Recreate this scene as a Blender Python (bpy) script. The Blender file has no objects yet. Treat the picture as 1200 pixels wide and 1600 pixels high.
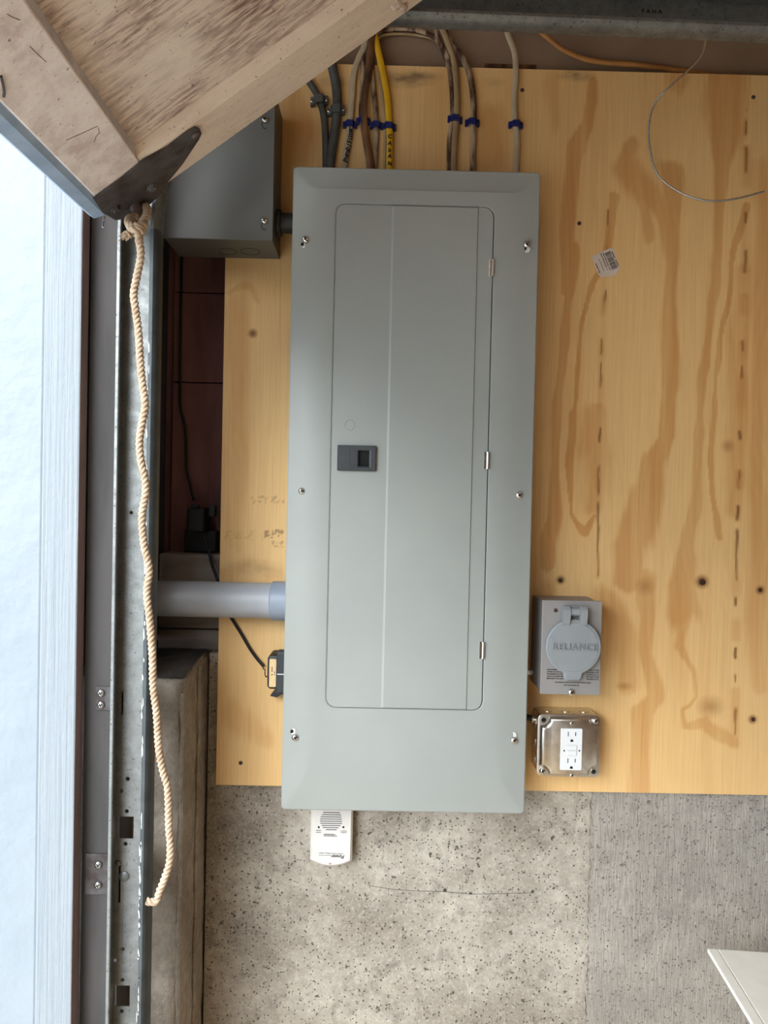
import bpy, bmesh, math, random
import numpy as np
from mathutils import Vector, Matrix
random.seed(4)
S = bpy.context.scene
COL = S.collection

# ------------------------------------------------------------------ camera
FPX = 1150.0
CAM = Vector((0, -1.28, 1.45))
yaw, pit, rol = math.radians(.45), math.radians(1.0), math.radians(1.25)
FW = Vector((math.sin(yaw)*math.cos(pit), math.cos(yaw)*math.cos(pit), -math.sin(pit)))
R0 = FW.cross(Vector((0, 0, 1))).normalized(); U0 = R0.cross(FW)
RT = R0*math.cos(rol) + U0*math.sin(rol)
UP = U0*math.cos(rol) - R0*math.sin(rol)
cd = bpy.data.cameras.new('camera'); cam = bpy.data.objects.new('camera', cd); COL.objects.link(cam)
cd.sensor_fit = 'VERTICAL'; cd.sensor_height = 36; cd.lens = 36*FPX/1600; cd.clip_start = .02
M3 = Matrix((RT, UP, -FW)).transposed()
cam.matrix_world = Matrix.Translation(CAM) @ M3.to_4x4()
S.camera = cam

# ------------------------------------------------------------------ world, light, exposure
w = bpy.data.worlds.new('sky'); S.world = w; w.use_nodes = True
bg = w.node_tree.nodes['Background']
bg.inputs[0].default_value = (.74, .88, 1.0, 1); bg.inputs[1].default_value = 1.04
# hazy low sun seen through the open garage door
sl = bpy.data.lights.new('hazy_sun', 'SUN'); sl.energy = 1.05; sl.angle = math.radians(32); sl.color = (.97, 1, 1)
so = bpy.data.objects.new('hazy_sun', sl); COL.objects.link(so); so.location = (-3, -4, 3)
so.rotation_euler = Vector((.45, .85, -.45)).to_track_quat('-Z', 'Y').to_euler()
vs = S.view_settings
vs.view_transform = 'Standard'; vs.look = 'None'; vs.gamma = 1; vs.exposure = 1.9; vs.use_curve_mapping = False

def ray(px, py): return FW*FPX + RT*(px-600) + UP*(800-py)
def P(px, py, Y):
    d = ray(px, py); return CAM + d*((Y-CAM.y)/d.y)
def PX(px, py, Y): return P(px, py, Y).x
def PZ(px, py, Y): return P(px, py, Y).z

# ------------------------------------------------------------------ materials
def lin(r, g, b):
    f = lambda c: (c/255/12.92 if c/255 <= .04045 else ((c/255+.055)/1.055)**2.4)
    return (f(r), f(g), f(b), 1)
class NT:
    def __init__(s, name):
        s.m = bpy.data.materials.new(name); s.m.use_nodes = True; s.t = s.m.node_tree
        s.b = s.t.nodes['Principled BSDF']
    def n(s, kind, **kw):
        q = s.t.nodes.new(kind)
        for k, v in kw.items():
            if k in q.inputs.keys():
                if isinstance(v, bpy.types.NodeSocket): s.t.links.new(v, q.inputs[k])
                else: q.inputs[k].default_value = v
            else: setattr(q, k, v)
        return q
    def l(s, a, b): s.t.links.new(a, b)
    def coord(s, stretch=(1, 1, 1), kind='Object', rot=(0, 0, 0)):
        tc = s.n('ShaderNodeTexCoord'); mp = s.n('ShaderNodeMapping')
        mp.inputs['Scale'].default_value = stretch; mp.inputs['Rotation'].default_value = rot
        s.l(tc.outputs[kind], mp.inputs[0]); return mp.outputs[0]
    def noise(s, vec, scale, detail=4, rough=.55, dist=0):
        q = s.n('ShaderNodeTexNoise', Scale=scale, Detail=detail, Roughness=rough, Distortion=dist)
        s.l(vec, q.inputs['Vector']); return q.outputs['Fac']
    def ramp(s, fac, lo, hi, c0=(0, 0, 0, 1), c1=(1, 1, 1, 1)):
        q = s.n('ShaderNodeValToRGB'); e = q.color_ramp.elements
        e[0].position = lo; e[0].color = c0; e[1].position = hi; e[1].color = c1
        s.l(fac, q.inputs[0]); return q.outputs[0]
    def mix(s, fac, a, b, mode='MIX'):
        q = s.n('ShaderNodeMix', data_type='RGBA', blend_type=mode)
        for v, i in ((fac, 0), (a, 6), (b, 7)):
            if isinstance(v, bpy.types.NodeSocket): s.l(v, q.inputs[i])
            else: q.inputs[i].default_value = v
        return q.outputs[2]
    def math(s, op, a, b=0):
        q = s.n('ShaderNodeMath', operation=op)
        for i, v in enumerate((a, b)):
            if isinstance(v, bpy.types.NodeSocket): s.l(v, q.inputs[i])
            else: q.inputs[i].default_value = v
        return q.outputs[0]
    def bump(s, h, strength=.3, dist=.001):
        q = s.n('ShaderNodeBump', Strength=strength, Distance=dist)
        s.l(h, q.inputs['Height']); s.l(q.outputs[0], s.b.inputs['Normal'])
    def fin(s, col, rough=.5, metal=0, spec=None):
        for v, k in ((col, 'Base Color'), (rough, 'Roughness'), (metal, 'Metallic')):
            if isinstance(v, bpy.types.NodeSocket): s.l(v, s.b.inputs[k])
            else: s.b.inputs[k].default_value = v
        if spec is not None: s.b.inputs['Specular IOR Level'].default_value = spec
        return s.m
def mat(name, c1, c2=None, scale=25, stretch=(1, 1, 1), rough=.5, metal=0, bump=0, lo=.35, hi=.65, bscale=None, spec=None, dist=.001):
    t = NT(name); v = t.coord(stretch)
    f = t.noise(v, scale)
    c2 = c2 or tuple(x*.9 for x in c1[:3]) + (1,)
    c = t.ramp(f, lo, hi, c1, c2)
    if bump: t.bump(t.noise(v, bscale or scale*3), bump, dist)
    return t.fin(c, rough, metal, spec)

paint_gray = mat('panel_gray_enamel', lin(150, 153, 149), lin(145, 148, 145), 6, rough=.42, bump=.02, bscale=900, spec=.4)
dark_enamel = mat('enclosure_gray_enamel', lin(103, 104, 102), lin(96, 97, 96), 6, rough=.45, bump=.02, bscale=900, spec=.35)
inlet_gray = mat('inlet_gray_enamel', lin(140, 136, 134), lin(132, 129, 127), 12, rough=.5)
lid_gray = mat('lid_gray_plastic', lin(138, 142, 145), lin(132, 136, 139), 30, rough=.5)
latch_dark = mat('latch_charcoal_plastic', lin(50, 53, 56), lin(44, 47, 50), 60, rough=.55)
black_plastic = mat('black_plastic', lin(30, 30, 32), lin(22, 22, 24), 60, rough=.5)
hole_black = mat('dark_hole', lin(10, 10, 11), lin(6, 6, 7), 60, rough=.9)
chrome = mat('bright_zinc', (.75, .74, .72, 1), (.62, .61, .6, 1), 300, rough=.22, metal=1)
steel_box = mat('stamped_steel', (.76, .72, .66, 1), (.60, .57, .52, 1), 60, rough=.32, metal=1, bump=.05, bscale=500)
white_plastic = mat('white_plastic', lin(222, 223, 225), lin(216, 218, 220), 30, rough=.4)
warm_white = mat('off_white_plastic', lin(212, 208, 204), lin(205, 201, 197), 30, rough=.45)
cream_top = mat('cream_laminate', lin(250, 248, 240), lin(245, 243, 235), 40, rough=.5, bump=.03)
pvc_gray = mat('gray_pvc', lin(166, 170, 177), lin(156, 160, 167), 20, rough=.42)
pvc_cap = mat('gray_blue_pvc', lin(140, 150, 165), lin(130, 140, 155), 20, rough=.4)
ink = mat('black_ink', lin(22, 20, 20), lin(30, 28, 28), 80, rough=.8)
ink_gray = mat('gray_ink', lin(70, 70, 74), lin(86, 86, 90), 80, rough=.8)
red_ink = mat('red_ink', lin(190, 90, 90), None, 80, rough=.8)
paper = mat('label_paper', lin(214, 200, 190), lin(205, 190, 178), 80, rough=.75)
tan_label = mat('tan_label', lin(226, 196, 148), lin(214, 184, 138), 80, rough=.6)
blue_clip = mat('blue_staple_plastic', lin(22, 36, 108), lin(16, 28, 92), 60, rough=.4)
gray_clip = mat('gray_strap_plastic', lin(84, 88, 90), lin(76, 80, 82), 60, rough=.5)
gray_cable = mat('gray_cable_sheath', lin(84, 84, 82), lin(66, 66, 64), 60, rough=.6)
beige_cable = mat('beige_cable_sheath', lin(176, 152, 116), lin(138, 110, 76), 30, (1, 1, .4), rough=.6)
white_cable = mat('white_cable_sheath', lin(190, 174, 148), lin(170, 152, 124), 40, rough=.55)
dirty_cable = mat('stained_cable_sheath', lin(176, 150, 122), lin(66, 38, 22), 60, (1, 1, .25), rough=.65, lo=.42, hi=.58)
brown_cable = mat('brown_cable_sheath', lin(128, 86, 50), lin(62, 36, 20), 40, (1, 1, .3), rough=.6, lo=.4, hi=.6)
orange_cable = mat('amber_cable_sheath', lin(176, 124, 68), lin(150, 98, 50), 20, rough=.5)
yellow_cable = mat('yellow_cable_sheath', lin(222, 172, 20), lin(206, 154, 14), 30, rough=.5)
black_cord = mat('black_cord_rubber', lin(24, 23, 24), None, 60, rough=.5)
wire_steel = mat('galvanized_wire', (.42, .41, .4, 1), (.3, .29, .28, 1), 300, rough=.4, metal=.9)
rust_plate = mat('weathered_dark_steel', lin(92, 88, 88), lin(62, 52, 50), 40, rough=.65, metal=.35, bump=.15)
rust_rod = mat('rusty_rod_paint', lin(104, 88, 86), lin(70, 54, 50), 60, rough=.7, bump=.2)
cream_chip = mat('chipped_cream_paint', lin(206, 190, 178), lin(160, 130, 118), 60, rough=.7)
seal_rubber = mat('blue_gray_seal_rubber', lin(150, 168, 190), lin(134, 152, 174), 30, rough=.6)
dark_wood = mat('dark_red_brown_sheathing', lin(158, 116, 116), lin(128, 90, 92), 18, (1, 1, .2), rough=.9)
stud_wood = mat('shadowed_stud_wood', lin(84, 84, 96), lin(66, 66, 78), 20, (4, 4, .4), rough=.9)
gray_wood = mat('gray_brown_sill_wood', lin(156, 148, 142), lin(130, 122, 116), 14, (.5, 1, 4), rough=.85, bump=.2)
drywall = mat('taupe_painted_board', lin(142, 118, 96), lin(128, 104, 84), 8, rough=.9, bump=.05)
jamb_brown = mat('gray_brown_jamb_paint', lin(74, 70, 69), lin(58, 55, 54), 9, (3, 3, .5), rough=.8, bump=.15, bscale=60)
jamb_edge = mat('brown_primed_edge', lin(150, 124, 118), lin(128, 102, 96), 12, (3, 3, .5), rough=.8)
interior_wall = mat('tan_interior_wall', lin(204, 162, 108), lin(190, 148, 96), 3, rough=.9)
ceiling_m = mat('ceiling_wood_tan', lin(186, 146, 98), lin(172, 132, 86), 3, rough=.9)
floor_m = mat('garage_floor_concrete', lin(222, 190, 150), lin(204, 172, 132), 4, rough=.85, bump=.1)
drive_m = mat('driveway_concrete', lin(216, 213, 206), lin(204, 200, 194), 3, rough=.9, bump=.1)

def m_white_jamb(name, c1, c2):
    t = NT(name); v = t.coord((90, 90, 1.6)); v2 = t.coord()
    f = t.noise(v, 3, 5); g = t.noise(v2, 4, 3)
    c = t.mix(t.ramp(f, .3, .7), c1, c2)
    h = t.math('ADD', t.math('MULTIPLY', f, .7), t.math('MULTIPLY', t.noise(v2, 60, 4), .5))
    t.bump(h, .7, .003)
    return t.fin(c, .55)
white_jamb = m_white_jamb('white_brushed_trim_paint', lin(148, 154, 160), lin(138, 145, 152))
white_flat = mat('white_smooth_trim_paint', lin(148, 155, 162), lin(141, 149, 157), 5, rough=.5, bump=.5, bscale=26, dist=.005)

def m_galv(name, c1, c2, dark):
    t = NT(name); v = t.coord()
    f = t.noise(v, 70, 4); g = t.noise(v, 12, 3)
    c = t.mix(t.ramp(f, .35, .7), c1, c2)
    c = t.mix(t.ramp(t.noise(v, 260, 3), .60, .70), c, dark)
    c = t.mix(t.math('MULTIPLY', t.ramp(g, .5, .75), .5), c, dark)
    t.bump(f, .08)
    return t.fin(c, t.ramp(f, .3, .7, (.42, .42, .42, 1), (.6, .6, .6, 1)), .55)
galv = m_galv('dusty_galvanized_steel', (.25, .255, .25, 1), (.20, .205, .20, 1), (.08, .078, .075, 1))
galv_dark = m_galv('dirty_galvanized_steel', (.20, .205, .20, 1), (.15, .155, .15, 1), (.04, .04, .04, 1))
lip_paint = mat('worn_gray_lip_paint', lin(70, 74, 76), lin(56, 60, 62), 40, rough=.5, metal=.2)

def m_concrete(name, ridge=False):
    t = NT(name); v = t.coord()
    a = t.noise(v, 5, 5, .6); b = t.noise(v, 45, 5, .7); c3 = t.noise(v, 220, 3)
    col = t.mix(t.ramp(a, .38, .62), lin(178, 170, 158), lin(140, 131, 119))
    blot = t.noise(v, 24, 6, .7, .4)
    col = t.mix(t.math('MULTIPLY', t.ramp(blot, .52, .70), .7), col, lin(104, 96, 88))
    col = t.mix(t.math('MULTIPLY', t.ramp(b, .38, .72), .55), col, lin(120, 112, 104))
    col = t.mix(t.math('MULTIPLY', t.ramp(c3, .5, .75), .35), col, lin(206, 202, 194))
    pits = None
    for sc, thr, off in ((95, .17, 0), (46, .13, 3.1), (190, .22, 7.7)):
        tc = t.n('ShaderNodeVectorMath', operation='ADD'); t.l(v, tc.inputs[0]); tc.inputs[1].default_value = (off, off, off)
        nz = t.n('ShaderNodeTexNoise', Scale=130, Detail=2); t.l(v, nz.inputs['Vector'])
        ad = t.n('ShaderNodeVectorMath', operation='MULTIPLY_ADD'); t.l(nz.outputs['Color'], ad.inputs[0]); ad.inputs[1].default_value = (.9/sc,)*3; t.l(tc.outputs[0], ad.inputs[2])
        vo = t.n('ShaderNodeTexVoronoi', Scale=sc); t.l(ad.outputs[0], vo.inputs['Vector'])
        sep = t.n('ShaderNodeSeparateColor'); t.l(vo.outputs['Color'], sep.inputs[0])
        sel = t.ramp(sep.outputs[0], .55, .62)
        d = t.ramp(vo.outputs['Distance'], thr*.6, thr*1.25, (1, 1, 1, 1), (0, 0, 0, 1))
        q = t.math('MULTIPLY', d, sel)
        pits = q if pits is None else t.math('MAXIMUM', pits, q)
    col = t.mix(t.math('MULTIPLY', pits, .9), col, lin(72, 64, 58))
    h = t.math('SUBTRACT', t.math('MULTIPLY', b, .5), pits)
    if ridge:
        vr = t.coord((120, 1, 13)); r = t.noise(vr, 1.2, 4, .7, 1.6)
        col = t.mix(t.math('MULTIPLY', t.ramp(r, .5, .66), .34), col, lin(112, 104, 98))
        col = t.mix(.35, col, lin(164, 160, 156))
        h = t.math('ADD', h, t.math('MULTIPLY', r, 1.6))
    t.bump(h, .7, .003)
    return t.fin(col, .92, 0, .2)
concrete = m_concrete('pitted_concrete')
concrete_ridge = m_concrete('trowel_ridged_concrete', True)
def m_pilaster():
    t = NT('sooty_rough_concrete'); v = t.coord()
    a = t.noise(v, 7, 5); b = t.noise(v, 60, 5, .7)
    col = t.mix(t.ramp(a, .35, .65), lin(188, 178, 166), lin(156, 146, 134))
    col = t.mix(t.math('MULTIPLY', t.ramp(b, .4, .75), .6), col, lin(122, 112, 104))
    t.bump(t.math('ADD', b, t.math('MULTIPLY', t.noise(v, 190, 4, .7), .6)), 1.0, .006)
    return t.fin(col, .95, 0, .2)
pil_m = m_pilaster()
soot = mat('soot_dark_concrete', lin(52, 48, 46), lin(82, 76, 72), 14, rough=.95, bump=.5, bscale=90, dist=.003)

def m_plywood():
    t = NT('pine_plywood'); v = t.coord((110, 1, 2.2)); v2 = t.coord((300, 1, 6)); v3 = t.coord()
    at = t.n('ShaderNodeAttribute', attribute_name='wood')
    f = t.noise(v, 3, 5, .6, .3); g = t.noise(v2, 3, 3)
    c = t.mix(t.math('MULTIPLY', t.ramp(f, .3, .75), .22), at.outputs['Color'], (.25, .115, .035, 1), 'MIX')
    c = t.mix(t.math('MULTIPLY', t.ramp(g, .55, .8), .14), c, (.2, .09, .03, 1))
    c = t.mix(t.math('MULTIPLY', t.ramp(t.noise(v3, 6, 4), .4, .7), .12), c, (.55, .36, .17, 1))
    t.bump(f, .06)
    return t.fin(c, .55, 0, .3)
plywood_m = m_plywood()

def m_doorpaint(name, c1, c2, stain, amount, stretch):
    t = NT(name); v = t.coord(stretch); v2 = t.coord()
    a = t.noise(v, 9, 6, .65); b = t.noise(v2, 7, 4, .6); c3 = t.noise(v2, 160, 4, .6)
    c = t.mix(t.ramp(b, .3, .7), c1, c2)
    wear = t.math('MULTIPLY', t.ramp(b, .34, .60), t.ramp(a, .42, .60))
    c = t.mix(t.math('MULTIPLY', wear, amount), c, stain)
    c = t.mix(t.math('MULTIPLY', t.ramp(c3, .635, .70), .75), c, lin(96, 74, 68))
    h = t.math('ADD', t.math('MULTIPLY', a, -.8), t.math('MULTIPLY', c3, .4))
    t.bump(h, .35, .002)
    return t.fin(c, .7, 0, .3)
door_frame_m = m_doorpaint('soiled_cream_door_paint', lin(244, 234, 228), lin(234, 222, 216), lin(160, 126, 120), .42, (3, 3, 3))
door_stile_m = m_doorpaint('clean_cream_door_paint', lin(240, 224, 208), lin(230, 212, 196), lin(170, 136, 122), .2, (2, 8, 8))
door_panel_m = m_doorpaint('peeling_cream_door_panel', lin(242, 228, 216), lin(224, 202, 188), lin(118, 80, 70), .85, (3.4, 19, 19))

def m_rope():
    t = NT('cotton_rope'); v = t.coord((1, 1, 1))
    f = t.noise(v, 90, 4); g = t.noise(v, 900, 2)
    c = t.mix(t.ramp(f, .35, .7), lin(202, 180, 156), lin(172, 146, 122))
    t.bump(g, .3, .0006)
    return t.fin(c, .9, 0, .15)
rope_m = m_rope()

# ------------------------------------------------------------------ geometry helpers
def new(): return bmesh.new()
def loops(bm, L, cap0=True, cap1=True, closed=False, mi=0):
    vv = [[bm.verts.new(p) for p in l] for l in L]
    n = len(vv[0]); m = len(vv)
    for i in range(m if closed else m-1):
        a, b = vv[i], vv[(i+1) % m]
        for k in range(n):
            f = bm.faces.new((a[k], a[(k+1) % n], b[(k+1) % n], b[k])); f.material_index = mi
    if not closed:
        if cap0: bm.faces.new(vv[0][::-1]).material_index = mi
        if cap1: bm.faces.new(vv[-1]).material_index = mi
    return bm
def rr(x0, z0, x1, z1, r, y, n=4):
    pts = []
    for cx, cz, a0 in ((x1-r, z0+r, -90), (x1-r, z1-r, 0), (x0+r, z1-r, 90), (x0+r, z0+r, 180)):
        for k in range(n+1):
            a = math.radians(a0+90*k/n); pts.append((cx+r*math.cos(a), y, cz+r*math.sin(a)))
    return pts
def rbox(bm, x0, z0, x1, z1, yb, yf, r=.002, bev=.001, n=3):
    """box standing on the wall: back at yb, rounded front at yf (< yb)"""
    return loops(bm, [rr(x0, z0, x1, z1, r, yb, n), rr(x0, z0, x1, z1, r, yf+bev, n),
                      rr(x0+bev*.3, z0+bev*.3, x1-bev*.3, z1-bev*.3, r, yf+bev*.3, n),
                      rr(x0+bev, z0+bev, x1-bev, z1-bev, max(r-bev*.5, r*.5), yf, n)])
def box(bm, x0, y0, z0, x1, y1, z1, bev=0, seg=2):
    g = bmesh.ops.create_cube(bm, size=1)
    for v in g['verts']:
        v.co = ((x0+x1)/2+v.co.x*(x1-x0), (y0+y1)/2+v.co.y*(y1-y0), (z0+z1)/2+v.co.z*(z1-z0))
    if bev:
        es = list({e for v in g['verts'] for e in v.link_edges})
        bmesh.ops.bevel(bm, geom=es, offset=bev, segments=seg, affect='EDGES', profile=.5)
    return bm
def prism(bm, poly, y0, y1, bev=0):
    """poly of (x,z); extruded from y0 (back) to y1 (front)"""
    a = sum(p[0]*q[1]-q[0]*p[1] for p, q in zip(poly, poly[1:]+poly[:1]))
    if a < 0: poly = poly[::-1]
    L = [[(x, y0, z) for x, z in poly], [(x, y1, z) for x, z in poly]]
    if bev:
        cx = sum(p[0] for p in poly)/len(poly); cz = sum(p[1] for p in poly)/len(poly)
        L[1] = [(x, y1+bev, z) for x, z in poly]
        q = []
        n = len(poly)
        for i in range(n):
            p0, p1, p2 = Vector(poly[i-1]), Vector(poly[i]), Vector(poly[(i+1) % n])
            d1 = (p1-p0).normalized(); d2 = (p2-p1).normalized()
            nn = Vector((-(d1.y+d2.y), d1.x+d2.x)); nn = nn.normalized() if nn.length > 1e-6 else Vector((0, 0))
            q.append((p1.x+nn.x*bev, y1, p1.y+nn.y*bev))
        L.append(q)
    return loops(bm, L)
def catmull(pts, step):
    pts = [Vector(p) for p in pts]
    P_ = [pts[0]*2-pts[1]] + pts + [pts[-1]*2-pts[-2]]
    out = []
    for i in range(1, len(P_)-2):
        p0, p1, p2, p3 = P_[i-1:i+3]
        n = max(2, int((p2-p1).length/step))
        for k in range(n):
            t = k/n
            out.append(.5*((2*p1)+(p2-p0)*t+(2*p0-5*p1+4*p2-p3)*t*t+(3*p1-p0-3*p2+p3)*t**3))
    out.append(pts[-1]); return out
def frames(c, up=Vector((0, -1, 0))):
    fr = []; n = None
    for i, p in enumerate(c):
        t = (c[min(i+1, len(c)-1)]-c[max(i-1, 0)]).normalized()
        if n is None: n = up - t*up.dot(t)
        else: n = n - t*n.dot(t)
        if n.length < 1e-6: n = t.orthogonal()
        n.normalize(); fr.append((p, t, n, t.cross(n)))
    return fr
def tube(bm, pts, ra, rb=None, n=8, step=.01, smooth=True, mi=0, taper=None, lock=False):
    """ra: half size across, rb: half size along the wall normal"""
    rb = rb or ra
    c = catmull(pts, step) if smooth else [Vector(p) for p in pts]
    L = []
    N = len(c)
    for i, (p, t, nn, b) in enumerate(frames(c)):
        if lock:
            nn = Vector((0, -1, 0)) - t*(-t.y); nn.normalize(); b = t.cross(nn)
        s = taper(i/(N-1)) if taper else 1
        L.append([p + (nn*rb*math.cos(a)+b*ra*math.sin(a))*s for a in [2*math.pi*k/n for k in range(n)]])
    return loops(bm, L, mi=mi)
def cyl(bm, p0, p1, r, n=16, r1=None, bev=0, mi=0):
    p0, p1 = Vector(p0), Vector(p1); t = (p1-p0).normalized(); a = t.orthogonal().normalized(); b = t.cross(a)
    ring = lambda c, r_: [c+(a*math.cos(2*math.pi*k/n)+b*math.sin(2*math.pi*k/n))*r_ for k in range(n)]
    r1 = r1 if r1 is not None else r
    L = [ring(p0, r), ring(p1, r1)] if not bev else [ring(p0, r), ring(p1-t*bev, r1), ring(p1-t*bev*.3, r1-bev*.3), ring(p1, r1-bev)]
    return loops(bm, L, mi=mi)
def lathe(bm, c, prof, n=20, mi=0):
    """profile of (r, y) about the wall normal"""
    c = Vector(c)
    return loops(bm, [[c+Vector((r*math.cos(-2*math.pi*k/n), y, r*math.sin(-2*math.pi*k/n))) for k in range(n)] for r, y in prof], mi=mi)
def torus_ring(bm, c, R_, r, n=20, m=6, zs=1):
    c = Vector(c)
    L = []
    for k in range(n):
        a = 2*math.pi*k/n
        L.append([c+Vector(((R_+r*math.cos(b))*math.cos(a), r*math.sin(b), (R_+r*math.cos(b))*math.sin(a)*zs)) for b in [2*math.pi*j/m for j in range(m)]])
    return loops(bm, L, closed=True)

ORG = {}
def tag(o, label=None, cat=None, group=None, kind=None):
    for k, v in (('label', label), ('category', cat), ('group', group), ('kind', kind)):
        if v: o[k] = v
    return o
def root(name, label=None, cat=None, loc=(0, 0, 0), group=None, kind=None):
    o = bpy.data.objects.new(name, None); COL.objects.link(o); o.location = loc; o.empty_display_size = .02
    ORG[o.name] = Vector(loc); return tag(o, label, cat, group, kind)
def link(name, me, mats, parent=None):
    for m in (mats if isinstance(mats, (list, tuple)) else [mats]): me.materials.append(m)
    o = bpy.data.objects.new(name, me); COL.objects.link(o)
    if parent: o.parent = parent
    return o
def obj(name, bm, m, parent=None, smooth=False, ang=35, label=None, cat=None, group=None, kind=None, keep=False):
    bmesh.ops.recalc_face_normals(bm, faces=bm.faces)
    if parent is not None: org = ORG[parent.name]
    elif keep: org = Vector((0, 0, 0))
    else:
        xs = [v.co for v in bm.verts]
        org = Vector(((min(v.x for v in xs)+max(v.x for v in xs))/2, (min(v.y for v in xs)+max(v.y for v in xs))/2, min(v.z for v in xs)))
    if smooth:
        for f in bm.faces: f.smooth = True
        ca = math.radians(ang)
        for e in bm.edges:
            if len(e.link_faces) == 2 and e.calc_face_angle(0) > ca: e.smooth = False
    for v in bm.verts: v.co -= org
    me = bpy.data.meshes.new(name); bm.to_mesh(me); bm.free()
    o = link(name, me, m, parent)
    if parent is None: o.location = org
    ORG[o.name] = org
    return tag(o, label, cat, group, kind)
def text(body, size, c, m, parent, ang=0, ext=.0002, name='lettering', bold=0, flat=True, sx=1, shear=0, space=1):
    cu = bpy.data.curves.new('t', 'FONT'); cu.body = body; cu.size = size; cu.extrude = ext; cu.offset = bold; cu.shear = shear
    cu.space_character = space; cu.align_x = 'CENTER'; cu.align_y = 'CENTER'; cu.resolution_u = 3
    o = bpy.data.objects.new('t', cu); COL.objects.link(o)
    dg = bpy.context.evaluated_depsgraph_get(); me = bpy.data.meshes.new_from_object(o.evaluated_get(dg))
    bpy.data.objects.remove(o); bpy.data.curves.remove(cu)
    xs = [v.co.x for v in me.vertices]; ys = [v.co.y for v in me.vertices]
    if not xs: return
    mx, my = (min(xs)+max(xs))/2, (min(ys)+max(ys))/2
    ca, sa = math.cos(ang), math.sin(ang); c = Vector(c)-ORG[parent.name]
    for v in me.vertices:
        u, q, h = (v.co.x-mx)*sx, v.co.y-my, v.co.z
        v.co = (c.x+u*ca-q*sa, c.y-h, c.z+u*sa+q*ca)
    me.name = name
    o = link(name, me, m, parent); ORG[o.name] = ORG[parent.name]; return o

# screws: one shared mesh each, facing -Y
def screw_mesh(name, r, h, m1, m2, rot=.5):
    bm = new()
    lathe(bm, (0, 0, 0), [(r, 0), (r, -h*.35), (r*.8, -h*.8), (r*.35, -h)], 14)
    for a in (rot, rot+math.pi/2):
        d = Vector((math.cos(a), 0, math.sin(a))); e = Vector((-math.sin(a), 0, math.cos(a)))
        q = [(-.55, -.13), (.55, -.13), (.55, .13), (-.55, .13)]
        f0 = [d*r*u+e*r*v_+Vector((0, -h*.75, 0)) for u, v_ in q]; f1 = [p+Vector((0, -h*.3, 0)) for p in f0]
        loops(bm, [f0, f1], mi=1)
    bmesh.ops.recalc_face_normals(bm, faces=bm.faces)
    for f in bm.faces: f.smooth = f.material_index == 0
    me = bpy.data.meshes.new(name); bm.to_mesh(me); bm.free(); me.materials.append(m1); me.materials.append(m2); return me
SCREW = screw_mesh('screw', .0056, .0042, chrome, hole_black)
SCREW_S = screw_mesh('screw_small', .0032, .0018, chrome, hole_black, .2)
SCREW_D = screw_mesh('screw_dark', .0036, .0014, rust_rod, hole_black, .8)
def screw(p, parent, me=SCREW, name='screw', label=None):
    o = bpy.data.objects.new(name, me); COL.objects.link(o); o.parent = parent
    o.location = Vector(p)-ORG[parent.name]
    if label: o['label'] = label
    return o

# ================================================================== the setting
XL = -.56                      # outer face of the front (door) wall
wb = root('wall_back', kind='structure')
b = new(); box(b, XL, .11, 0, 4.0, .15, 2.6); obj('sheathing', b, dark_wood, wb)
zc = PZ(345, 1020, .02)
zp_t = PZ(900, 110, 0); zp_b = PZ(700, 1233, 0)
ccx = PX(919, 1400, .02)
b = new(); box(b, -.2935, .02, 0, ccx-.0001, .109, zc, .002); obj('concrete_base', b, concrete, wb)
b = new(); box(b, ccx+.0001, .0185, 0, 4.0, .109, zc, .002); obj('concrete_base', b, concrete_ridge, wb)
b = new(); zz = .45; L = []
while zz < zc-.01:
    wj = random.uniform(.0008, .0045); cj = ccx+random.uniform(-.002, .002)
    L.append([(cj-wj, .0206, zz), (cj-wj*.3, .0206-random.uniform(.001, .005), zz), (cj+wj*.6, .0206-random.uniform(.001, .004), zz), (cj+wj, .0206, zz)]); zz += random.uniform(.003, .009)
loops(b, L); obj('rough_seam', b, pil_m, wb)
b = new(); box(b, -.24, .019, zp_b+.3, 4.0, .032, 2.45); obj('painted_board', b, drywall, wb)
b = new(); box(b, -.39, .04, zc, 4.0, .109, PZ(300, 982, .04)-.002, .002); obj('sill_plate', b, gray_wood, wb)
b = new(); box(b, -.39, .036, PZ(300, 982, .04)+.001, -.24, .109, PZ(300, 866, .036), .002); obj('sill_plate', b, gray_wood, wb)
for i, (za, zb) in enumerate(((PZ(300, 866, .1), PZ(300, 598, .1)-.001), (PZ(300, 598, .1)+.001, PZ(300, 458, .1)-.001), (PZ(300, 458, .1)+.001, 2.44))):
    b = new(); box(b, PX(271, 600, .1), .096, za, -.2, .109, zb, .001); obj('sheathing_board', b, dark_wood, wb)
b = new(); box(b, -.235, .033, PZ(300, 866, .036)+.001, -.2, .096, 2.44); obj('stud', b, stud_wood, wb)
b = new(); q0, q1 = P(757, 105, .018), P(838, 101.5, .018); box(b, q0.x, .0175, q0.z, q1.x, .0195, q1.z); obj('torn_strip', b, brown_cable, wb)
# hairline crack across the concrete and the wide crack flakes
pts = [P(575, 1383, .0197), P(610, 1389, .0197), P(650, 1392, .0197), P(690, 1393, .0197), P(740, 1397, .0197), P(790, 1396, .0197), P(833, 1395, .0197)]
b = new(); tube(b, pts, .0004, .0004, 5, .01); obj('hairline_crack', b, soot, wb)
for (px, py, s) in ((735, 1396, 1.0), (695, 1391, 1.2), (832, 1393, 1.1)):
    c = P(px, py, .019); b = new(); lathe(b, c, [(.0028*s, 0), (.002*s, -.0012)], 7); obj('crack_pit', b, soot, wb)

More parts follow.
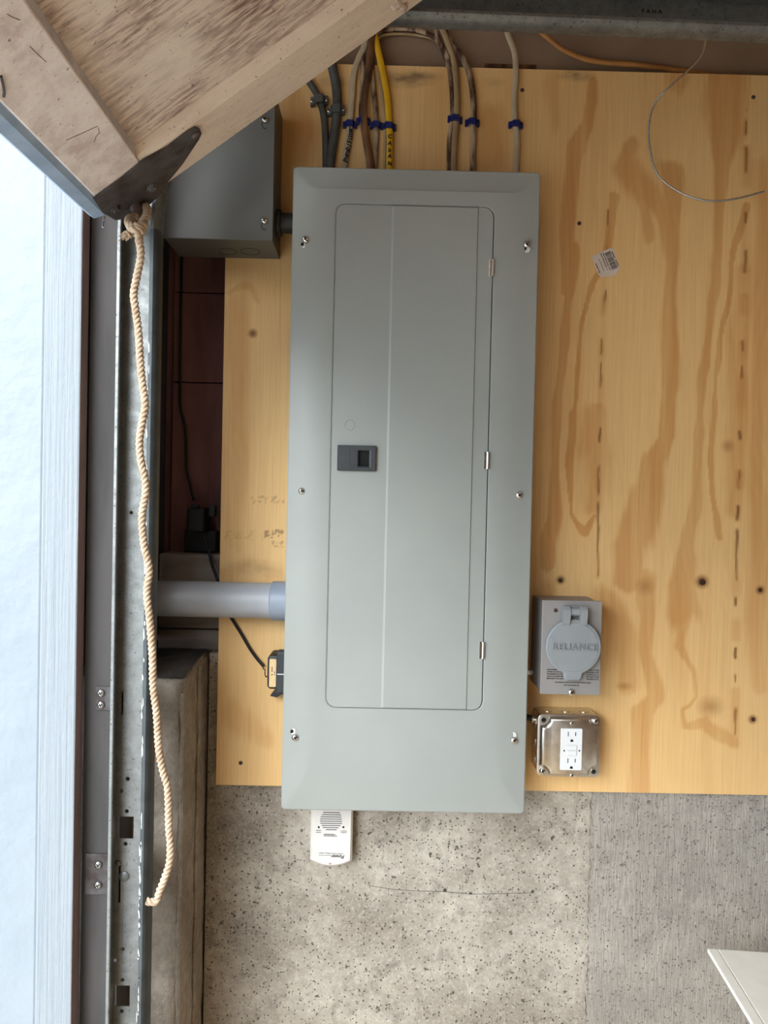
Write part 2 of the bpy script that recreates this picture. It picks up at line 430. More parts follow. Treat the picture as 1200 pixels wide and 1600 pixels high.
wl = root('wall_left', kind='structure')
b = new(); box(b, XL, -.14, 0, -.297, .109, zc, .006, 2)
bmesh.ops.subdivide_edges(b, edges=[e for e in b.edges if e.calc_length() > .1], cuts=24, use_grid_fill=True)
for v in b.verts:
    if v.co.z > zc-.02 or abs(v.co.x+.297) < .01:
        v.co.z -= .012*max(0, (-.02-v.co.y))/.12*(v.co.z > zc-.02)
        v.co += Vector((random.uniform(-1, 1), random.uniform(-1, 1), random.uniform(-1, 1)))*.0022
obj('concrete_pilaster', b, pil_m, wl, smooth=True, ang=50)
b = new()
n = 16
top = [[(XL+.02+(-.30-XL-.02)*i/n, -.13+.238*j/n, zc+.0016+.0015*random.random()-.012*max(0, (-.02-(-.13+.238*j/n)))/.12) for i in range(n+1)] for j in range(n+1)]
vv = [[b.verts.new(p) for p in r_] for r_ in top]
for j in range(n):
    for i in range(n): b.faces.new((vv[j][i], vv[j][i+1], vv[j+1][i+1], vv[j+1][i]))
obj('soot_layer', b, soot, wl, smooth=True)
# ridge lines left by the formwork
for px, py0, py1, Y in ((300, 1085, 1640, -.14),):
    pts = [Vector((-.297+random.uniform(-.0012, .0012), -.14+random.uniform(-.001, .001), zc-.03-(zc-.03-.55)*k/30)) for k in range(31)]
    b = new(); tube(b, pts, .0035, .003, 6, .02); obj('form_ridge', b, pil_m, wl, smooth=True)
pts = [Vector((-.295+random.uniform(-.001, .001), -.045+random.uniform(-.001, .001), zc-.01-(zc-.55)*k/30)) for k in range(31)]
b = new(); tube(b, pts, .004, .004, 6, .02); obj('form_ridge', b, pil_m, wl, smooth=True)
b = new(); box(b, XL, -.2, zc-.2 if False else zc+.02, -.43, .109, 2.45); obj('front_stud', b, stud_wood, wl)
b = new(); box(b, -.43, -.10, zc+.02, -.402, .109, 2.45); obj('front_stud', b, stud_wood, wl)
b = new(); box(b, XL, -3.1, 2.2, -.43, -.2, 2.45); obj('header', b, interior_wall, wl)
b = new(); box(b, XL, -5.2, 0, -.43, -3.1, 2.45); obj('front_panel', b, interior_wall, wl)

xg = -.427
jt = root('trim_1', kind='structure')
b = new(); box(b, xg, -.2, 0, -.372, -.142, 2.2, .002); obj('jamb_stud', b, jamb_brown, jt)
b = new(); box(b, -.5385, -.228, 0, xg, -.2, 2.2, .0025)
obj('trim_board', b, [white_jamb, jamb_edge], jt)
o = jt.children[-1]
for p in o.data.polygons:
    if p.normal.x > .8: p.material_index = 1
xw = PX(68, 800, -.22)
jt.children[-1].data.transform(Matrix.Identity(4))
b = new(); box(b, -.66, -.222, 0, xw-.0015, -.2, 2.2, .003); obj('trim_board', b, white_flat, jt)
# move the brushed board so that its left edge meets the smooth one
for v in o.data.vertices:
    if v.co.x < -.5: v.co.x += xw-(-.5385)

fl = new(); box(fl, -.56, -5.3, -.1, 4.1, .15, 0); obj('floor', fl, floor_m, kind='structure')
fl = new(); box(fl, -.56, -5.3, 2.45, 4.1, .15, 2.6); obj('ceiling', fl, ceiling_m, kind='structure')
fl = new(); box(fl, 4.0, -5.2, 0, 4.1, .11, 2.45); obj('wall_right', fl, interior_wall, kind='structure')
fl = new(); box(fl, -.43, -5.3, 0, 4.0, -5.2, 2.45); obj('wall_front', fl, interior_wall, kind='structure')
fl = new(); box(fl, -16, -12, -.12, -.56, 10, -.01); obj('ground', fl, drive_m, kind='structure')

# ================================================================== plywood backboard
def vnoise(x, y, seed):
    rg = np.random.RandomState(seed).rand(97, 97)
    xi = np.floor(x).astype(int); yi = np.floor(y).astype(int); fx = x-xi; fy = y-yi
    fx = fx*fx*(3-2*fx); fy = fy*fy*(3-2*fy); g = lambda a, c: rg[a % 97, c % 97]
    return (g(xi, yi)*(1-fx)+g(xi+1, yi)*fx)*(1-fy)+(g(xi, yi+1)*(1-fx)+g(xi+1, yi+1)*fx)*fy
def seg_dist(X, Y, pts):
    best = np.full(X.shape, 1e9); side = np.zeros(X.shape)
    for (x0, y0, *w0), (x1, y1, *w1) in zip(pts[:-1], pts[1:]):
        dx, dy = x1-x0, y1-y0; L2 = dx*dx+dy*dy+1e-9
        t = np.clip(((X-x0)*dx+(Y-y0)*dy)/L2, 0, 1)
        d = np.hypot(X-(x0+t*dx), Y-(y0+t*dy))
        if w0: d = d/(w0[0]+(w1[0]-w0[0])*t)
        best = np.minimum(best, d)
    return best
def plywood():
    x0, x1 = PX(345, 800, 0), .94
    nx, nz = 470, 560
    xs = np.linspace(x0, x1, nx); zs = np.linspace(zp_b, zp_t, nz)
    X, Z = np.meshgrid(xs, zs)
    # pixel-like board units (1 unit = 1.113 mm), x to the right, y downwards
    Dx, Dy, Dz = X-CAM.x, 0-CAM.y, Z-CAM.z
    dep = Dx*FW.x+Dy*FW.y+Dz*FW.z
    u = 600+FPX*(Dx*RT.x+Dy*RT.y+Dz*RT.z)/dep; v = 800-FPX*(Dx*UP.x+Dy*UP.y+Dz*UP.z)/dep
    wu = u+(vnoise(u/22, v/90, 1)-.5)*12+(vnoise(u/7, v/40, 2)-.5)*4
    wv = v+(vnoise(u/30, v/60, 3)-.5)*24
    g = np.zeros(u.shape)
    def band(pts, amt, soft=.22):
        nonlocal g
        d = seg_dist(wu, wv, pts)+(vnoise(u/3.2, v/26, 21)-.5)*.28+(vnoise(u/9, v/70, 22)-.5)*.25; m = np.clip((1+soft-d)/(2*soft), 0, 1); m = m*m*(3-2*m)
        g = np.maximum(g, amt*m) if amt > 0 else g*(1+amt*m)
    B = band
    B([(900, 390, 9), (890, 454, 8), (882, 534, 8), (874, 615, 8), (868, 701, 8), (866, 803, 9), (852, 873, 14)], .55)
    B([(926, 120, 8), (915, 201, 10), (903, 230, 14), (892, 316, 14), (886, 457, 10)], .55)
    B([(960, 300, 9), (948, 400, 7), (927, 440, 5), (911, 497, 4), (901, 577, 4), (893, 658, 4), (890, 733, 4), (895, 798, 5), (917, 841, 6), (932, 808, 4)], .62)
    B([(936, 640, 10), (936, 720, 22), (932, 790, 16)], .45, .6); B([(925, 660, 22), (922, 700, 26)], .42, .6)
    B([(1046, 260, 18), (1051, 400, 12), (1046, 507, 13), (1051, 604, 13), (1045, 685, 14), (1024, 722, 22), (1002, 808, 24), (987, 857, 26), (984, 905, 20)], .62, .3)
    B([(1132, 130, 34), (1132, 200, 30), (1128, 260, 16), (1124, 330, 9), (1121, 400, 8), (1110, 480, 8), (1099, 588, 8), (1094, 701, 8), (1089, 776, 9), (1072, 857, 13), (1060, 916, 22), (1064, 960, 26)], .55, .3)
    B([(1165, 316, 5), (1152, 380, 4), (1142, 416, 4), (1129, 534, 4), (1121, 604, 3.5), (1113, 701, 4), (1113, 776, 4), (1126, 846, 6)], .6)
    B([(1158, 430, 14), (1150, 560, 12), (1155, 700, 18), (1146, 800, 12)], .5, .7)
    B([(1188, 260, 16), (1190, 420, 14), (1185, 600, 12), (1188, 900, 16), (1178, 980, 16), (1190, 1080, 12)], .42, .6)
    B([(984, 236, 12), (975, 259, 18), (998, 287, 20), (1021, 310, 22), (1038, 345, 18), (1048, 395, 14)], .62, .5)
    B([(1002, 300, 10), (1010, 380, 8)], .5, .5)
    B([(1061, 120, 20), (1066, 132, 14)], .5, .5); B([(860, 130, 16), (868, 200, 10)], .35, .7)
    B([(1051, 930, 8), (1078, 960, 12), (1062, 1000, 9), (1084, 1040, 3), (1086, 1080, 2.5), (1066, 1106, 3), (1072, 1130, 5), (1100, 1124, 10), (1128, 1150, 9), (1146, 1162, 6)], .45, .4)
    B([(1008, 905, 18), (1012, 960, 14), (1005, 1010, 12), (1024, 1093, 14), (1000, 1115, 18), (1004, 1163, 16), (998, 1235, 16)], .52, .35)
    B([(952, 940, 18), (972, 1000, 26), (978, 1066, 16)], .48, .5)  # brown grain strip with the inlet box's cast shadow painted in
    B([(850, 920, 18), (850, 1200, 6)], .4, .6)
    B([(760, 190, 22), (765, 250, 26)], .55, .7); B([(690, 130, 30), (680, 250, 24)], .25, .8)
    # left strip
    B([(372, 470, 14), (375, 620, 12), (372, 760, 12), (366, 860, 8)], .30, .8); B([(358, 452, 5), (375, 446, 5), (395, 458, 5), (402, 470, 4)], .35, .5)
    B([(352, 900, 10), (390, 885, 14), (430, 892, 10)], .32, .8); B([(360, 1120, 20), (410, 1150, 18)], .32, .6)
    B([(455, 130, 10), (470, 200, 24), (465, 240, 20)], .45, .7)
    fine = np.sin((wu+vnoise(u/60, v/200, 9)*60)*.55)*.5+.5
    g = np.clip(g+(vnoise(u/16, v/260, 5)-.5)*.30+(vnoise(u/6, v/160, 6)-.5)*.18+(fine-.5)*.07, 0, 1)
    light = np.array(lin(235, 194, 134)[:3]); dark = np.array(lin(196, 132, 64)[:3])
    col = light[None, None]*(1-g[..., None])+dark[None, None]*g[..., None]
    def dots(pts, colr, amt, r, soft=.5, warp=1):
        nonlocal col
        for p in pts:
            d = np.hypot((wu if warp > 1 else u)-p[0], ((wv if warp > 1 else v)-p[1])/(p[3] if len(p) > 3 else 1))/(p[2] if len(p) > 2 else r)
            m = np.clip((1+soft-d)/(2*soft), 0, 1)*amt
            col = col*(1-m[..., None])+np.array(lin(*colr)[:3])*m[..., None]
    # knots
    dots([(1097, 909, 9), (876, 906, 6), (1188, 922, 6), (1176, 1124, 6), (395, 521, 6)], (120, 66, 26), .9, 6)
    dots([(1097, 909, 5), (876, 907, 3.5), (1188, 922, 3)], (48, 24, 10), .95, 4)
    dots([(1137, 697, 7), (1008, 916, 10), (975, 1072, 9, .5), (1110, 1104, 14, .8)], (158, 100, 46), .6, 6, .8)
    # open joints between veneer strips, broken into dashes
    def crack(pts, wd, cut, amt):
        nonlocal col
        wl_ = wd*(.45+1.1*vnoise(v/30, v*0+7, 13))
        d = seg_dist(u+(vnoise(v/14, u/50, 11)-.5)*2, v, pts)/wl_
        m = np.clip(1.5-d, 0, 1)*np.clip((vnoise(v/20, v*0+3, 12)-cut)*6, 0, 1)*amt
        col = col*(1-m[..., None])+np.array(lin(104, 58, 22)[:3])*m[..., None]
        m = np.clip(1.6-seg_dist(u, v, pts)/(wd*3.5), 0, 1)*np.clip((vnoise(v/34, v*0+9, 15)-.55)*5, 0, 1)*.35
        col = col*(1-m[..., None])+dark*m[..., None]
    crack([(950, 300), (949, 432), (940, 507), (938, 647), (935, 744), (934, 900)], 1.3, .40, .85)
    crack([(1166, 170), (1165, 400), (1157, 642), (1154, 765), (1150, 884), (1149, 1163)], 1.9, .58, .85)
    # dirt smudges and the faint grade stamp, partly rubbed off
    sm = lambda cx, cy, rx, ry, k: np.clip(1.2-np.hypot((u-cx)/rx, (v-cy)/ry), 0, 1)*k*(vnoise(u/9, v/4, 14)*.7+.3)
    for m in (sm(635, 124, 46, 14, .8), sm(655, 120, 40, 8, .8), sm(900, 118, 30, 10, .7), sm(395, 888, 44, 14, .35), sm(770, 128, 20, 8, .3), sm(520, 128, 30, 10, .5)):
        col = col*(1-m[..., None])+np.array(lin(84, 74, 66)[:3])*m[..., None]
    for (xa, xb, yc, hh, k, cut) in ((413, 444, 834, 6, .6, .50), (392, 444, 781, 6, .35, .66), (350, 410, 837, 8, .16, .6), (424, 444, 850, 5, .4, .62)):
        m = ((u > xa) & (u < xb) & (np.abs(v-yc) < hh) & (vnoise(u/2.6+v/5, v/3.0, 16) > cut))*k
        col = col*(1-m[..., None])+np.array(lin(70, 50, 34)[:3])*m[..., None]
    V = np.stack([X, np.zeros_like(X), Z], -1).reshape(-1, 3)
    idx = np.arange(nx*nz).reshape(nz, nx)
    F = np.stack([idx[:-1, :-1], idx[:-1, 1:], idx[1:, 1:], idx[1:, :-1]], -1).reshape(-1, 4)
    org = Vector(((x0+x1)/2, .009, zp_b)); V = V-np.array(org)
    me = bpy.data.meshes.new('face_veneer'); me.from_pydata(V.tolist(), [], F.tolist()); me.update()
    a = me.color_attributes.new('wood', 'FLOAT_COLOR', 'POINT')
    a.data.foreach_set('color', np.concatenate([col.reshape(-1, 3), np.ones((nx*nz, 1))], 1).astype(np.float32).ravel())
    r = root('plywood_backboard', 'large knotty pine plywood sheet screwed to the wall behind the gray panel', 'board', org)
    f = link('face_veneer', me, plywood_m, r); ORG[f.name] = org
    bm = new(); box(bm, x0, .0005, zp_b, x1, .018, zp_t); core = obj('plywood_core', bm, ply_core, r)
    for p in [(816, 141), (1177, 152), (376, 1192), (905, 349)]:
        screw(P(*p, 0), r, SCREW_D)
    for p, rr_ in (((1098, 910), .0055), ((876, 907), .004), ((1188, 922), .0035), ((1177, 1124), .004)):
        q = P(*p, 0); bm = new()
        lathe(bm, q, [(rr_, .0004), (rr_*.85, -.0006), (rr_*.55, -.0004)], 9)
        obj('dark_knot', bm, knot_m, r, smooth=True)
    return r
ply_core = mat('plywood_edge', lin(190, 150, 100), lin(140, 100, 60), 60, (1, 1, 4), rough=.8)
knot_m = mat('dark_knot', lin(70, 36, 16), lin(40, 20, 8), 300, rough=.6)
plywood()

# price sticker
c = P(947, 410, 0)
r = root('price_sticker', 'crooked white barcode sticker on the plywood right of the gray panel', 'sticker', (c.x, -.0001, c.z))
a = math.radians(-68)     # direction the bar code runs
ex = Vector((math.cos(a), 0, math.sin(a))); ey = Vector((-math.sin(a), 0, math.cos(a)))   # ey to the upper right
def ST(px, py, Y=-.0006): return P(px, py, Y)
q = [(924, 401), (954, 387), (958, 388), (969, 420), (961, 430), (939, 433), (935, 428)]
bm = new(); prism(bm, [(p.x, p.z) for p in (ST(*k) for k in q)], 0, -.0006); obj('label', bm, paper, r)
bm = new(); o0 = ST(949, 394); e1 = (ST(961, 420)-ST(949, 394)); e2 = (ST(954, 391.5)-ST(945.5, 395.5)); e2.y = 0
k = 0; tpos = 0
while tpos < 1:
    wd = random.choice([.012, .012, .024, .036]); 
    a0, a1 = tpos, min(1, tpos+wd)
    qd = [o0+e1*a0-e2*.5, o0+e1*a1-e2*.5, o0+e1*a1+e2*.5, o0+e1*a0+e2*.5]
    prism(bm, [(p.x, p.z) for p in qd], -.0005, -.0008); tpos = a1+random.choice([.012, .018, .024])
obj('barcode', bm, ink, r)
def dashes(p0, p1, h, n, fill=.75):
    bm = new(); p0, p1 = Vector(p0), Vector(p1); d = p1-p0; nn = Vector((-d.z, 0, d.x)).normalized()*h/2
    for i in range(n):
        if random.random() > .92: continue
        a0 = p0+d*(i/n); a1 = p0+d*((i+fill*random.uniform(.8, 1.15))/n)
        prism(bm, [(p.x, p.z) for p in (a0-nn, a1-nn, a1+nn, a0+nn)], p0.y+.0001, p0.y-.0002)
    return bm
obj('printed_lines', dashes(ST(956, 393), ST(966.5, 416), .0016, 11), ink, r)
obj('printed_lines', dashes(ST(942, 395), ST(953.5, 422), .0015, 16), ink, r)
obj('printed_lines', dashes(ST(938.5, 396), ST(949.5, 422), .0015, 14), ink, r)
obj('printed_lines', dashes(ST(936, 405), ST(944, 424), .0010, 10), ink_gray, r)
obj('printed_lines', dashes(ST(931, 412), ST(937.5, 427), .0018, 5), ink, r)

# ================================================================== breaker panel
x0, x1, z0, z1 = -.147, .248, .9435, 1.978
dx0, dx1, dz0, dz1 = -.077, .174, 1.113, 1.9185
r = root('breaker_panel', 'tall gray steel breaker panel with closed door on the plywood', 'electrical panel', ((x0+x1)/2, 0, z0))
bm = new(); loops(bm, [rr(x0+.006, z0+.006, x1-.006, z1-.006, .003, 0), rr(x0+.006, z0+.006, x1-.006, z1-.006, .003, -.086)]); obj('back_box', bm, dark_enamel, r)
bm = new(); N = 6; g = .0011; yf = -.100
loops(bm, [rr(x0+.002, z0+.002, x1-.002, z1-.002, .004, -.084, N), rr(x0, z0, x1, z1, .006, -.086, N), rr(x0, z0, x1, z1, .007, -.0935, N),
           rr(x0+.0015, z0+.0015, x1-.0015, z1-.0015, .006, -.0948, N),
           rr(x0+.022, z0+.030, x1-.024, z1-.030, .004, -.0975, N), rr(x0+.036, z0+.055, x1-.040, z1-.036, .004, yf, N),
           rr(dx0-.006, dz0-.006, dx1+.006, dz1+.006, .018, yf, N),
           rr(dx0-.0022, dz0-.0018, dx1+g+.0012, dz1+.0018, .0165, yf+.0003, N), rr(dx0-.0003, dz0-.0007, dx1+g, dz1+.0006, .0155, yf+.0016, N), rr(dx0-.0003, dz0-.0007, dx1+g, dz1+.0006, .0155, -.088, N)], cap0=False, cap1=False)
obj('front_cover', bm, paint_gray, r, smooth=True, ang=14)
bm = new(); loops(bm, [rr(dx0-.004, dz0-.004, dx1+.004, dz1+.004, .016, -.0865, N), rr(dx0-.004, dz0-.004, dx1+.004, dz1+.004, .016, -.0885, N)]); obj('dead_front', bm, latch_dark, r)
# door: flat slab with a raised middle field
ca = PX(606, 720, -.1); cb = PX(738, 720, -.1)
bm = new(); yd = yf+.0003
loops(bm, [rr(dx0, dz0, dx1, dz1, .015, -.0885, N), rr(dx0, dz0, dx1, dz1, .015, yd+.0014, N), rr(dx0+.0009, dz0+.0009, dx1-.0009, dz1-.0009, .0145, yd, N)])
dr = obj('panel_door', bm, paint_gray, r, smooth=True, ang=20)
bm = new(); hh = .0018
sec = lambda z, e=0: [(ca-.0022, yd, z), (ca+.0012, yd-hh*(1-e), z), (cb-.0010, yd-hh*(1-e), z), (cb+.0004, yd, z)]
loops(bm, [sec(dz0+.0004, 1.0), sec(dz0+.0022), sec(dz1-.0022), sec(dz1-.0004, 1.0)])
obj('raised_field', bm, paint_gray, dr)
# latch with finger recess
lx0, lx1 = PX(527, 715, -.104), PX(587.5, 715, -.104); lz0, lz1 = PZ(557, 735.5, -.104), PZ(557, 696, -.104)
hx0, hx1 = PX(560, 715, -.104), PX(577, 715, -.104); hz0, hz1 = PZ(568, 729, -.104), PZ(568, 704, -.104)
bm = new()
loops(bm, [rr(lx0, lz0, lx1, lz1, .001, yd, 2), rr(lx0, lz0, lx1, lz1, .001, -.1045, 2), rr(lx0+.0008, lz0+.0008, lx1-.0008, lz1-.0008, .001, -.1054, 2),
           rr(hx0-.002, hz0-.002, hx1+.003, hz1+.002, .0008, -.1054, 2), rr(hx0, hz0, hx1, hz1, .0006, -.1044, 2), rr(hx0, hz0, hx1, hz1, .0006, yd-.0004, 2)], cap0=False)
la = obj('door_latch', bm, latch_dark, r)
bm = new(); xs_ = (lx0+hx0)/2+.0035
for k in range(5): box(bm, xs_, -.1057, lz0+.004+k*.0014, xs_+.0055, -.1052, lz0+.0047+k*.0014)
box(bm, xs_-.0012, -.1058, lz0+.002, xs_-.0006, -.1052, lz1-.002); box(bm, xs_+.0068, -.1058, lz0+.001, xs_+.0076, -.1052, lz1-.001)
obj('grip_rib', bm, latch_dark, la)
bm = new(); box(bm, hx0+.0002, yd-.0006, hz0+.0002, hx1-.0002, yd-.0002, hz1-.0002); obj('latch_recess', bm, hole_black, la)
# embossed knock-out ring
c = P(546.5, 664.5, yd); bm = new()
L = []
for k in range(8):
    a = math.pi/8+k*math.pi/4; ax = Vector((math.cos(a)*.92, 0, math.sin(a)))
    L.append([c+ax*.0094, c+ax*.0088+Vector((0, -.0006, 0)), c+ax*.0080])
loops(bm, L, closed=True); obj('knockout_ring', bm, paint_gray, dr)
# hinges
for px, py in ((769, 418.5), (760.5, 719.5), (753, 1016)):
    c = P(px, py, -.102); bm = new()
    cyl(bm, (dx1-.0004, -.1022, c.z-.0135), (dx1-.0004, -.1022, c.z+.0135), .0024, 10)
    box(bm, dx1-.0062, -.1012, c.z-.0135, dx1-.0026, -.0995, c.z+.0135)
    obj('hinge', bm, [chrome], r, smooth=True)
    bm = new(); box(bm, dx1-.0036, -.10145, c.z-.0125, dx1-.0024, -.0998, c.z+.0125); obj('hinge_slot', bm, hole_black, r)
# screws and keyhole slots
for (px, py), s in (((477.5, 374.5), (475.5, 382.5)), ((823, 382), (823, 389.5)), ((461, 1152), (459, 1143.5)), ((803, 1156.5), (801.5, 1149))):
    left = px < 600
    ysur = -.0972
    c = P(*s, ysur); bm = new(); lathe(bm, c, [(.0066, .001), (.0066, -.0003), (.0058, -.0008), (.0054, .0004)], 16); obj('keyhole_rim', bm, paint_gray, r, smooth=True)
    bm = new(); lathe(bm, c+Vector((.0003, 0, 0)), [(.0056, .0004), (.0056, -.0001)], 14); obj('keyhole_slot', bm, warm_white, r)
    bm = new(); lathe(bm, c+Vector((-.0032, 0, .0008)), [(.0030, .0004), (.0030, -.0002)], 10); obj('keyhole_shadow_gap', bm, hole_black, r)
    q = P(px, py, -.0985); screw(q, r)
for px, py in ((471.5, 767), (811, 773.5)): screw(P(px, py, -.0970), r)

# ================================================================== junction box at the upper left
jx1 = PX(425, 375, -.095); jx0 = -.352; jz0 = PZ(425, 375, -.095); jz1 = 2.10
r = root('junction_box', 'dark gray steel junction box in the corner under the tilted garage door', 'electrical box', ((jx0+jx1)/2, 0, jz0))
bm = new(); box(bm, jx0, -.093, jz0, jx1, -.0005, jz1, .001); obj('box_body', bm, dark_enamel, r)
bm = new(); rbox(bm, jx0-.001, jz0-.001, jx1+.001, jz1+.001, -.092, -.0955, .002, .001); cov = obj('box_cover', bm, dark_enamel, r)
for px, py in ((413, 345), (414, 187)):
    q = P(px, py+9, -.0955); bm = new()
    tube(bm, [q+Vector((-.0035, 0, .008)), q+Vector((-.0045, 0, .002)), q+Vector((-.003, 0, -.0035)), q+Vector((0, 0, -.0052)), q+Vector((.003, 0, -.0035))], .0006, .0004, 5, .002)
    obj('keyhole_slot', bm, hole_black, r)
    screw(P(px, py, -.0955), r)
for px, py, R_ in ((391, 393, .0165), (356, 393, .0150)):
    yk = -.045; q = None
    d = ray(px, py); t = (jz0-CAM.z)/d.z; q = CAM+d*t
    bm = new()
    L = []
    for k in range(24):
        a = 2*math.pi*k/24; ax = Vector((math.cos(a), math.sin(a), 0))
        L.append([q+ax*(R_+.0006), q+ax*R_+Vector((0, 0, -.0008)), q+ax*(R_-.0008)])
    loops(bm, L, closed=True); obj('knockout_ring', bm, latch_dark, r)
# black nipple between junction box and panel
c = P(445, 349, -.05)
r = root('conduit_nipple', 'short black threaded nipple joining junction box and gray panel', 'pipe fitting', (c.x, c.y, c.z))
bm = new(); cyl(bm, (jx1+.002, c.y, c.z), (x0+.004, c.y, c.z), .0165, 20); obj('pipe', bm, black_plastic, r, smooth=True)
bm = new(); cyl(bm, (jx1+.0015, c.y, c.z), (jx1+.0085, c.y, c.z), .022, 24, bev=.0015); obj('lock_ring', bm, black_plastic, r, smooth=True)

# ================================================================== gray PVC conduit
ca_ = P(345, 937, -.032); cb_ = P(425, 937, -.032); rad = .0302
r = root('conduit', 'thick gray plastic conduit running from left into the panel side', 'conduit', (-.26, -.032, ca_.z))
bm = new(); cyl(bm, (-.401, -.032, ca_.z+.0005), (-.158, -.032, ca_.z), rad, 40); obj('pipe', bm, pvc_gray, r, smooth=True)
bm = new()
ring = lambda x, q: [(x, -.033+q*math.cos(a), ca_.z+q*math.sin(a)) for a in [2*math.pi*k/40 for k in range(40)]]
loops(bm, [ring(PX(424, 937, -.03), rad-.001), ring(PX(425, 937, -.03), rad+.0015), ring(PX(426.5, 937, -.03), rad+.0032), ring(x0+.004, rad+.0032)])
obj('coupling', bm, pvc_cap, r, smooth=True)

# ================================================================== things in the dark recess
def path(pts, Y):
    return [P(p[0], p[1], p[2] if len(p) > 2 else Y) for p in pts]
bm = new(); tube(bm, path([(286, 330, .090), (284, 400, .089), (283, 470, .088), (282, 560, .086), (282, 630, .085), (285, 650, .084), (289.5, 668, .083), (291, 700, .083), (292, 735, .082), (297, 758, .08), (303.5, 781, .072)], .08), .0026, n=8)
obj('black_cord', bm, black_cord, smooth=True, label='thin black cord hanging in the dark wall recess left of the plywood', cat='cord')
c = P(312, 812, .06)
r = root('plug_adapter', 'black plug adapter block in the dark recess above the conduit', 'plug', (c.x, .06, c.z))
bm = new(); box(bm, c.x-.02, .045, c.z-.022, c.x+.012, .095, c.z+.022, .004); obj('body', bm, black_plastic, r)
for k in (-1, 1):
    bm = new(); box(bm, c.x+.016*k-.006+.008, .05, c.z+.006, c.x+.016*k+.006+.008, .07, c.z+.028, .002); obj('prong_block', bm, black_plastic, r)
bm = new(); box(bm, c.x-.03, .07, c.z-.06, c.x+.028, .0958, c.z-.02, .002); obj('base_block', bm, black_plastic, r)
bm = new(); tube(bm, path([(318, 835, .044), (323, 850, .036), (328, 868, .026), (332, 885, .014), (338, 900, .006), (348, 935, -.0015), (358, 960, -.003), (363, 968, -.003), (371, 981, -.003), (378, 992, -.003), (392, 1016, -.003), (404, 1032, -.004), (412, 1041, -.006)], 0), .0028, n=8)
obj('black_cord', bm, black_cord, smooth=True, label='black cord passing behind the conduit to the small transformer', cat='cord')
# transformer beside the panel
c = P(432, 1055, -.05)
r = root('plug_transformer', 'small black transformer with tan label at the left panel edge', 'transformer', (c.x, 0, c.z))
tx0, tx1 = PX(417.5, 1055, -.045), x0+.0055; tz0, tz1 = PZ(430, 1077, -.045), PZ(430, 1024, -.045)
bm = new(); rbox(bm, tx0, tz0, tx1, tz1, -.001, -.046, .007, .003, 4); obj('case', bm, black_plastic, r, smooth=True)
lxa, lxb = PX(420.5, 1055, -.0463), PX(431.2, 1055, -.0463)
bm = new(); rbox(bm, lxa, tz0+.004, lxb, tz1-.006, -.0455, -.0463, .002, .0002); obj('label', bm, tan_label, r)
bm = new(); box(bm, PX(432, 1055, -.0475), -.052, tz0-.006, x0+.0055, -.03, tz1+.008, .003); obj('mounting_body', bm, latch_dark, r)
z = PZ(436, 1053.5, -.0525); bm = new(); box(bm, PX(433, 1055, -.0525), -.0526, z-.0007, x0+.003, -.0515, z+.0007); obj('white_tie', bm, white_plastic, r)
obj('printed_lines', dashes(P(425, 1042, -.0464), P(425, 1056, -.0464), .0016, 5), ink, r)
obj('printed_lines', dashes(P(429, 1046, -.0464), P(429, 1056, -.0464), .0014, 3), ink_gray, r)
bm = new(); q = path([(428, 1079), (423, 1085.5), (434, 1088), (441, 1083), (433, 1077)], -.012); prism(bm, [(p.x, p.z) for p in q], -.004, -.02); obj('mounting_tab', bm, black_plastic, r)
bm = new(); tube(bm, path([(412, 1041, -.012), (411, 1045, -.02), (414, 1046, -.022), (414, 1052, -.022), (415.5, 1058, -.022), (418, 1056, -.024)], 0), .0009, n=6, step=.002); obj('lead_wire', bm, black_cord, r, smooth=True)

# ================================================================== cables above the panel
CY = -.0065
def cable(name, pts, w_, t_, m, label, Y=None, group=None, taper=None):
    bm = new(); tube(bm, path(pts, CY if Y is None else Y), w_/2, t_/2, 12, .008, lock=False)
    return obj(name, bm, m, smooth=True, label=label, cat='cable', group=group)
E_ = 299
cable('gray_cable', [(466, 96, -.012), (482, 126, -.0095), (495, 147), (504, 172), (508, 205), (509, 257), (508, E_)], .0115, .0115, gray_cable, 'thinner dark gray round cable, leftmost above the panel')
cable('gray_cable', [(513, 70, -.016), (519, 104, -.012), (525, 132), (527, 165), (523, 205), (516, 253), (514, E_)], .0160, .013, gray_cable, 'thicker dark gray round cable, second from left above the panel', -.0078)
pf = cable('flat_cable', [(574, 45, .006), (570, 70, -.004), (560, 92), (552.5, 117), (549.5, 158), (547, 191), (544, 220), (537.5, 257), (534, E_)], .0105, .006, white_cable, 'white flat cable with pump and filter written on it in black', -.005)
cable('flat_cable', [(584, 30, -.006), (581, 55, -.010), (577, 103), (570, 147), (568.5, 183), (572, 220), (579, 257), (583, E_)], .0120, .007, brown_cable, 'dark brown stained flat cable curving above the panel left of the yellow cable', -.0115)
cable('flat_cable', [(560, 52, .008), (566.5, 70, -.001), (567, 103), (565, 147), (564, 185), (571, 225), (580, E_)], .008, .005, dirty_cable, 'pale stained thin cable half hidden behind the dark brown cable', -.0032)
cable('flat_cable', [(578, 60, .004), (580, 90, -.003), (582, 120), (586, 160), (587.5, 194), (588, 215), (586, 258), (584, E_)], .0085, .006, dirty_cable, 'streaky gray-white cable just right of the dark brown cable', -.0045)
cable('flat_cable', [(587, 62, .004), (592, 95, -.003), (595, 130), (598.5, 160), (601, 191), (602, 225), (601, 258), (600, E_)], .0065, .005, beige_cable, 'thin beige cable hugging the left side of the yellow cable', -.0035)
yc = cable('flat_cable', [(583, 44, -.002), (588.5, 70, -.008), (596, 103), (604.5, 147), (607.8, 191), (609, 220), (608.5, 257), (608, E_)], .0112, .0065, yellow_cable, 'bright yellow flat cable with hand lettering above the panel', -.0075)
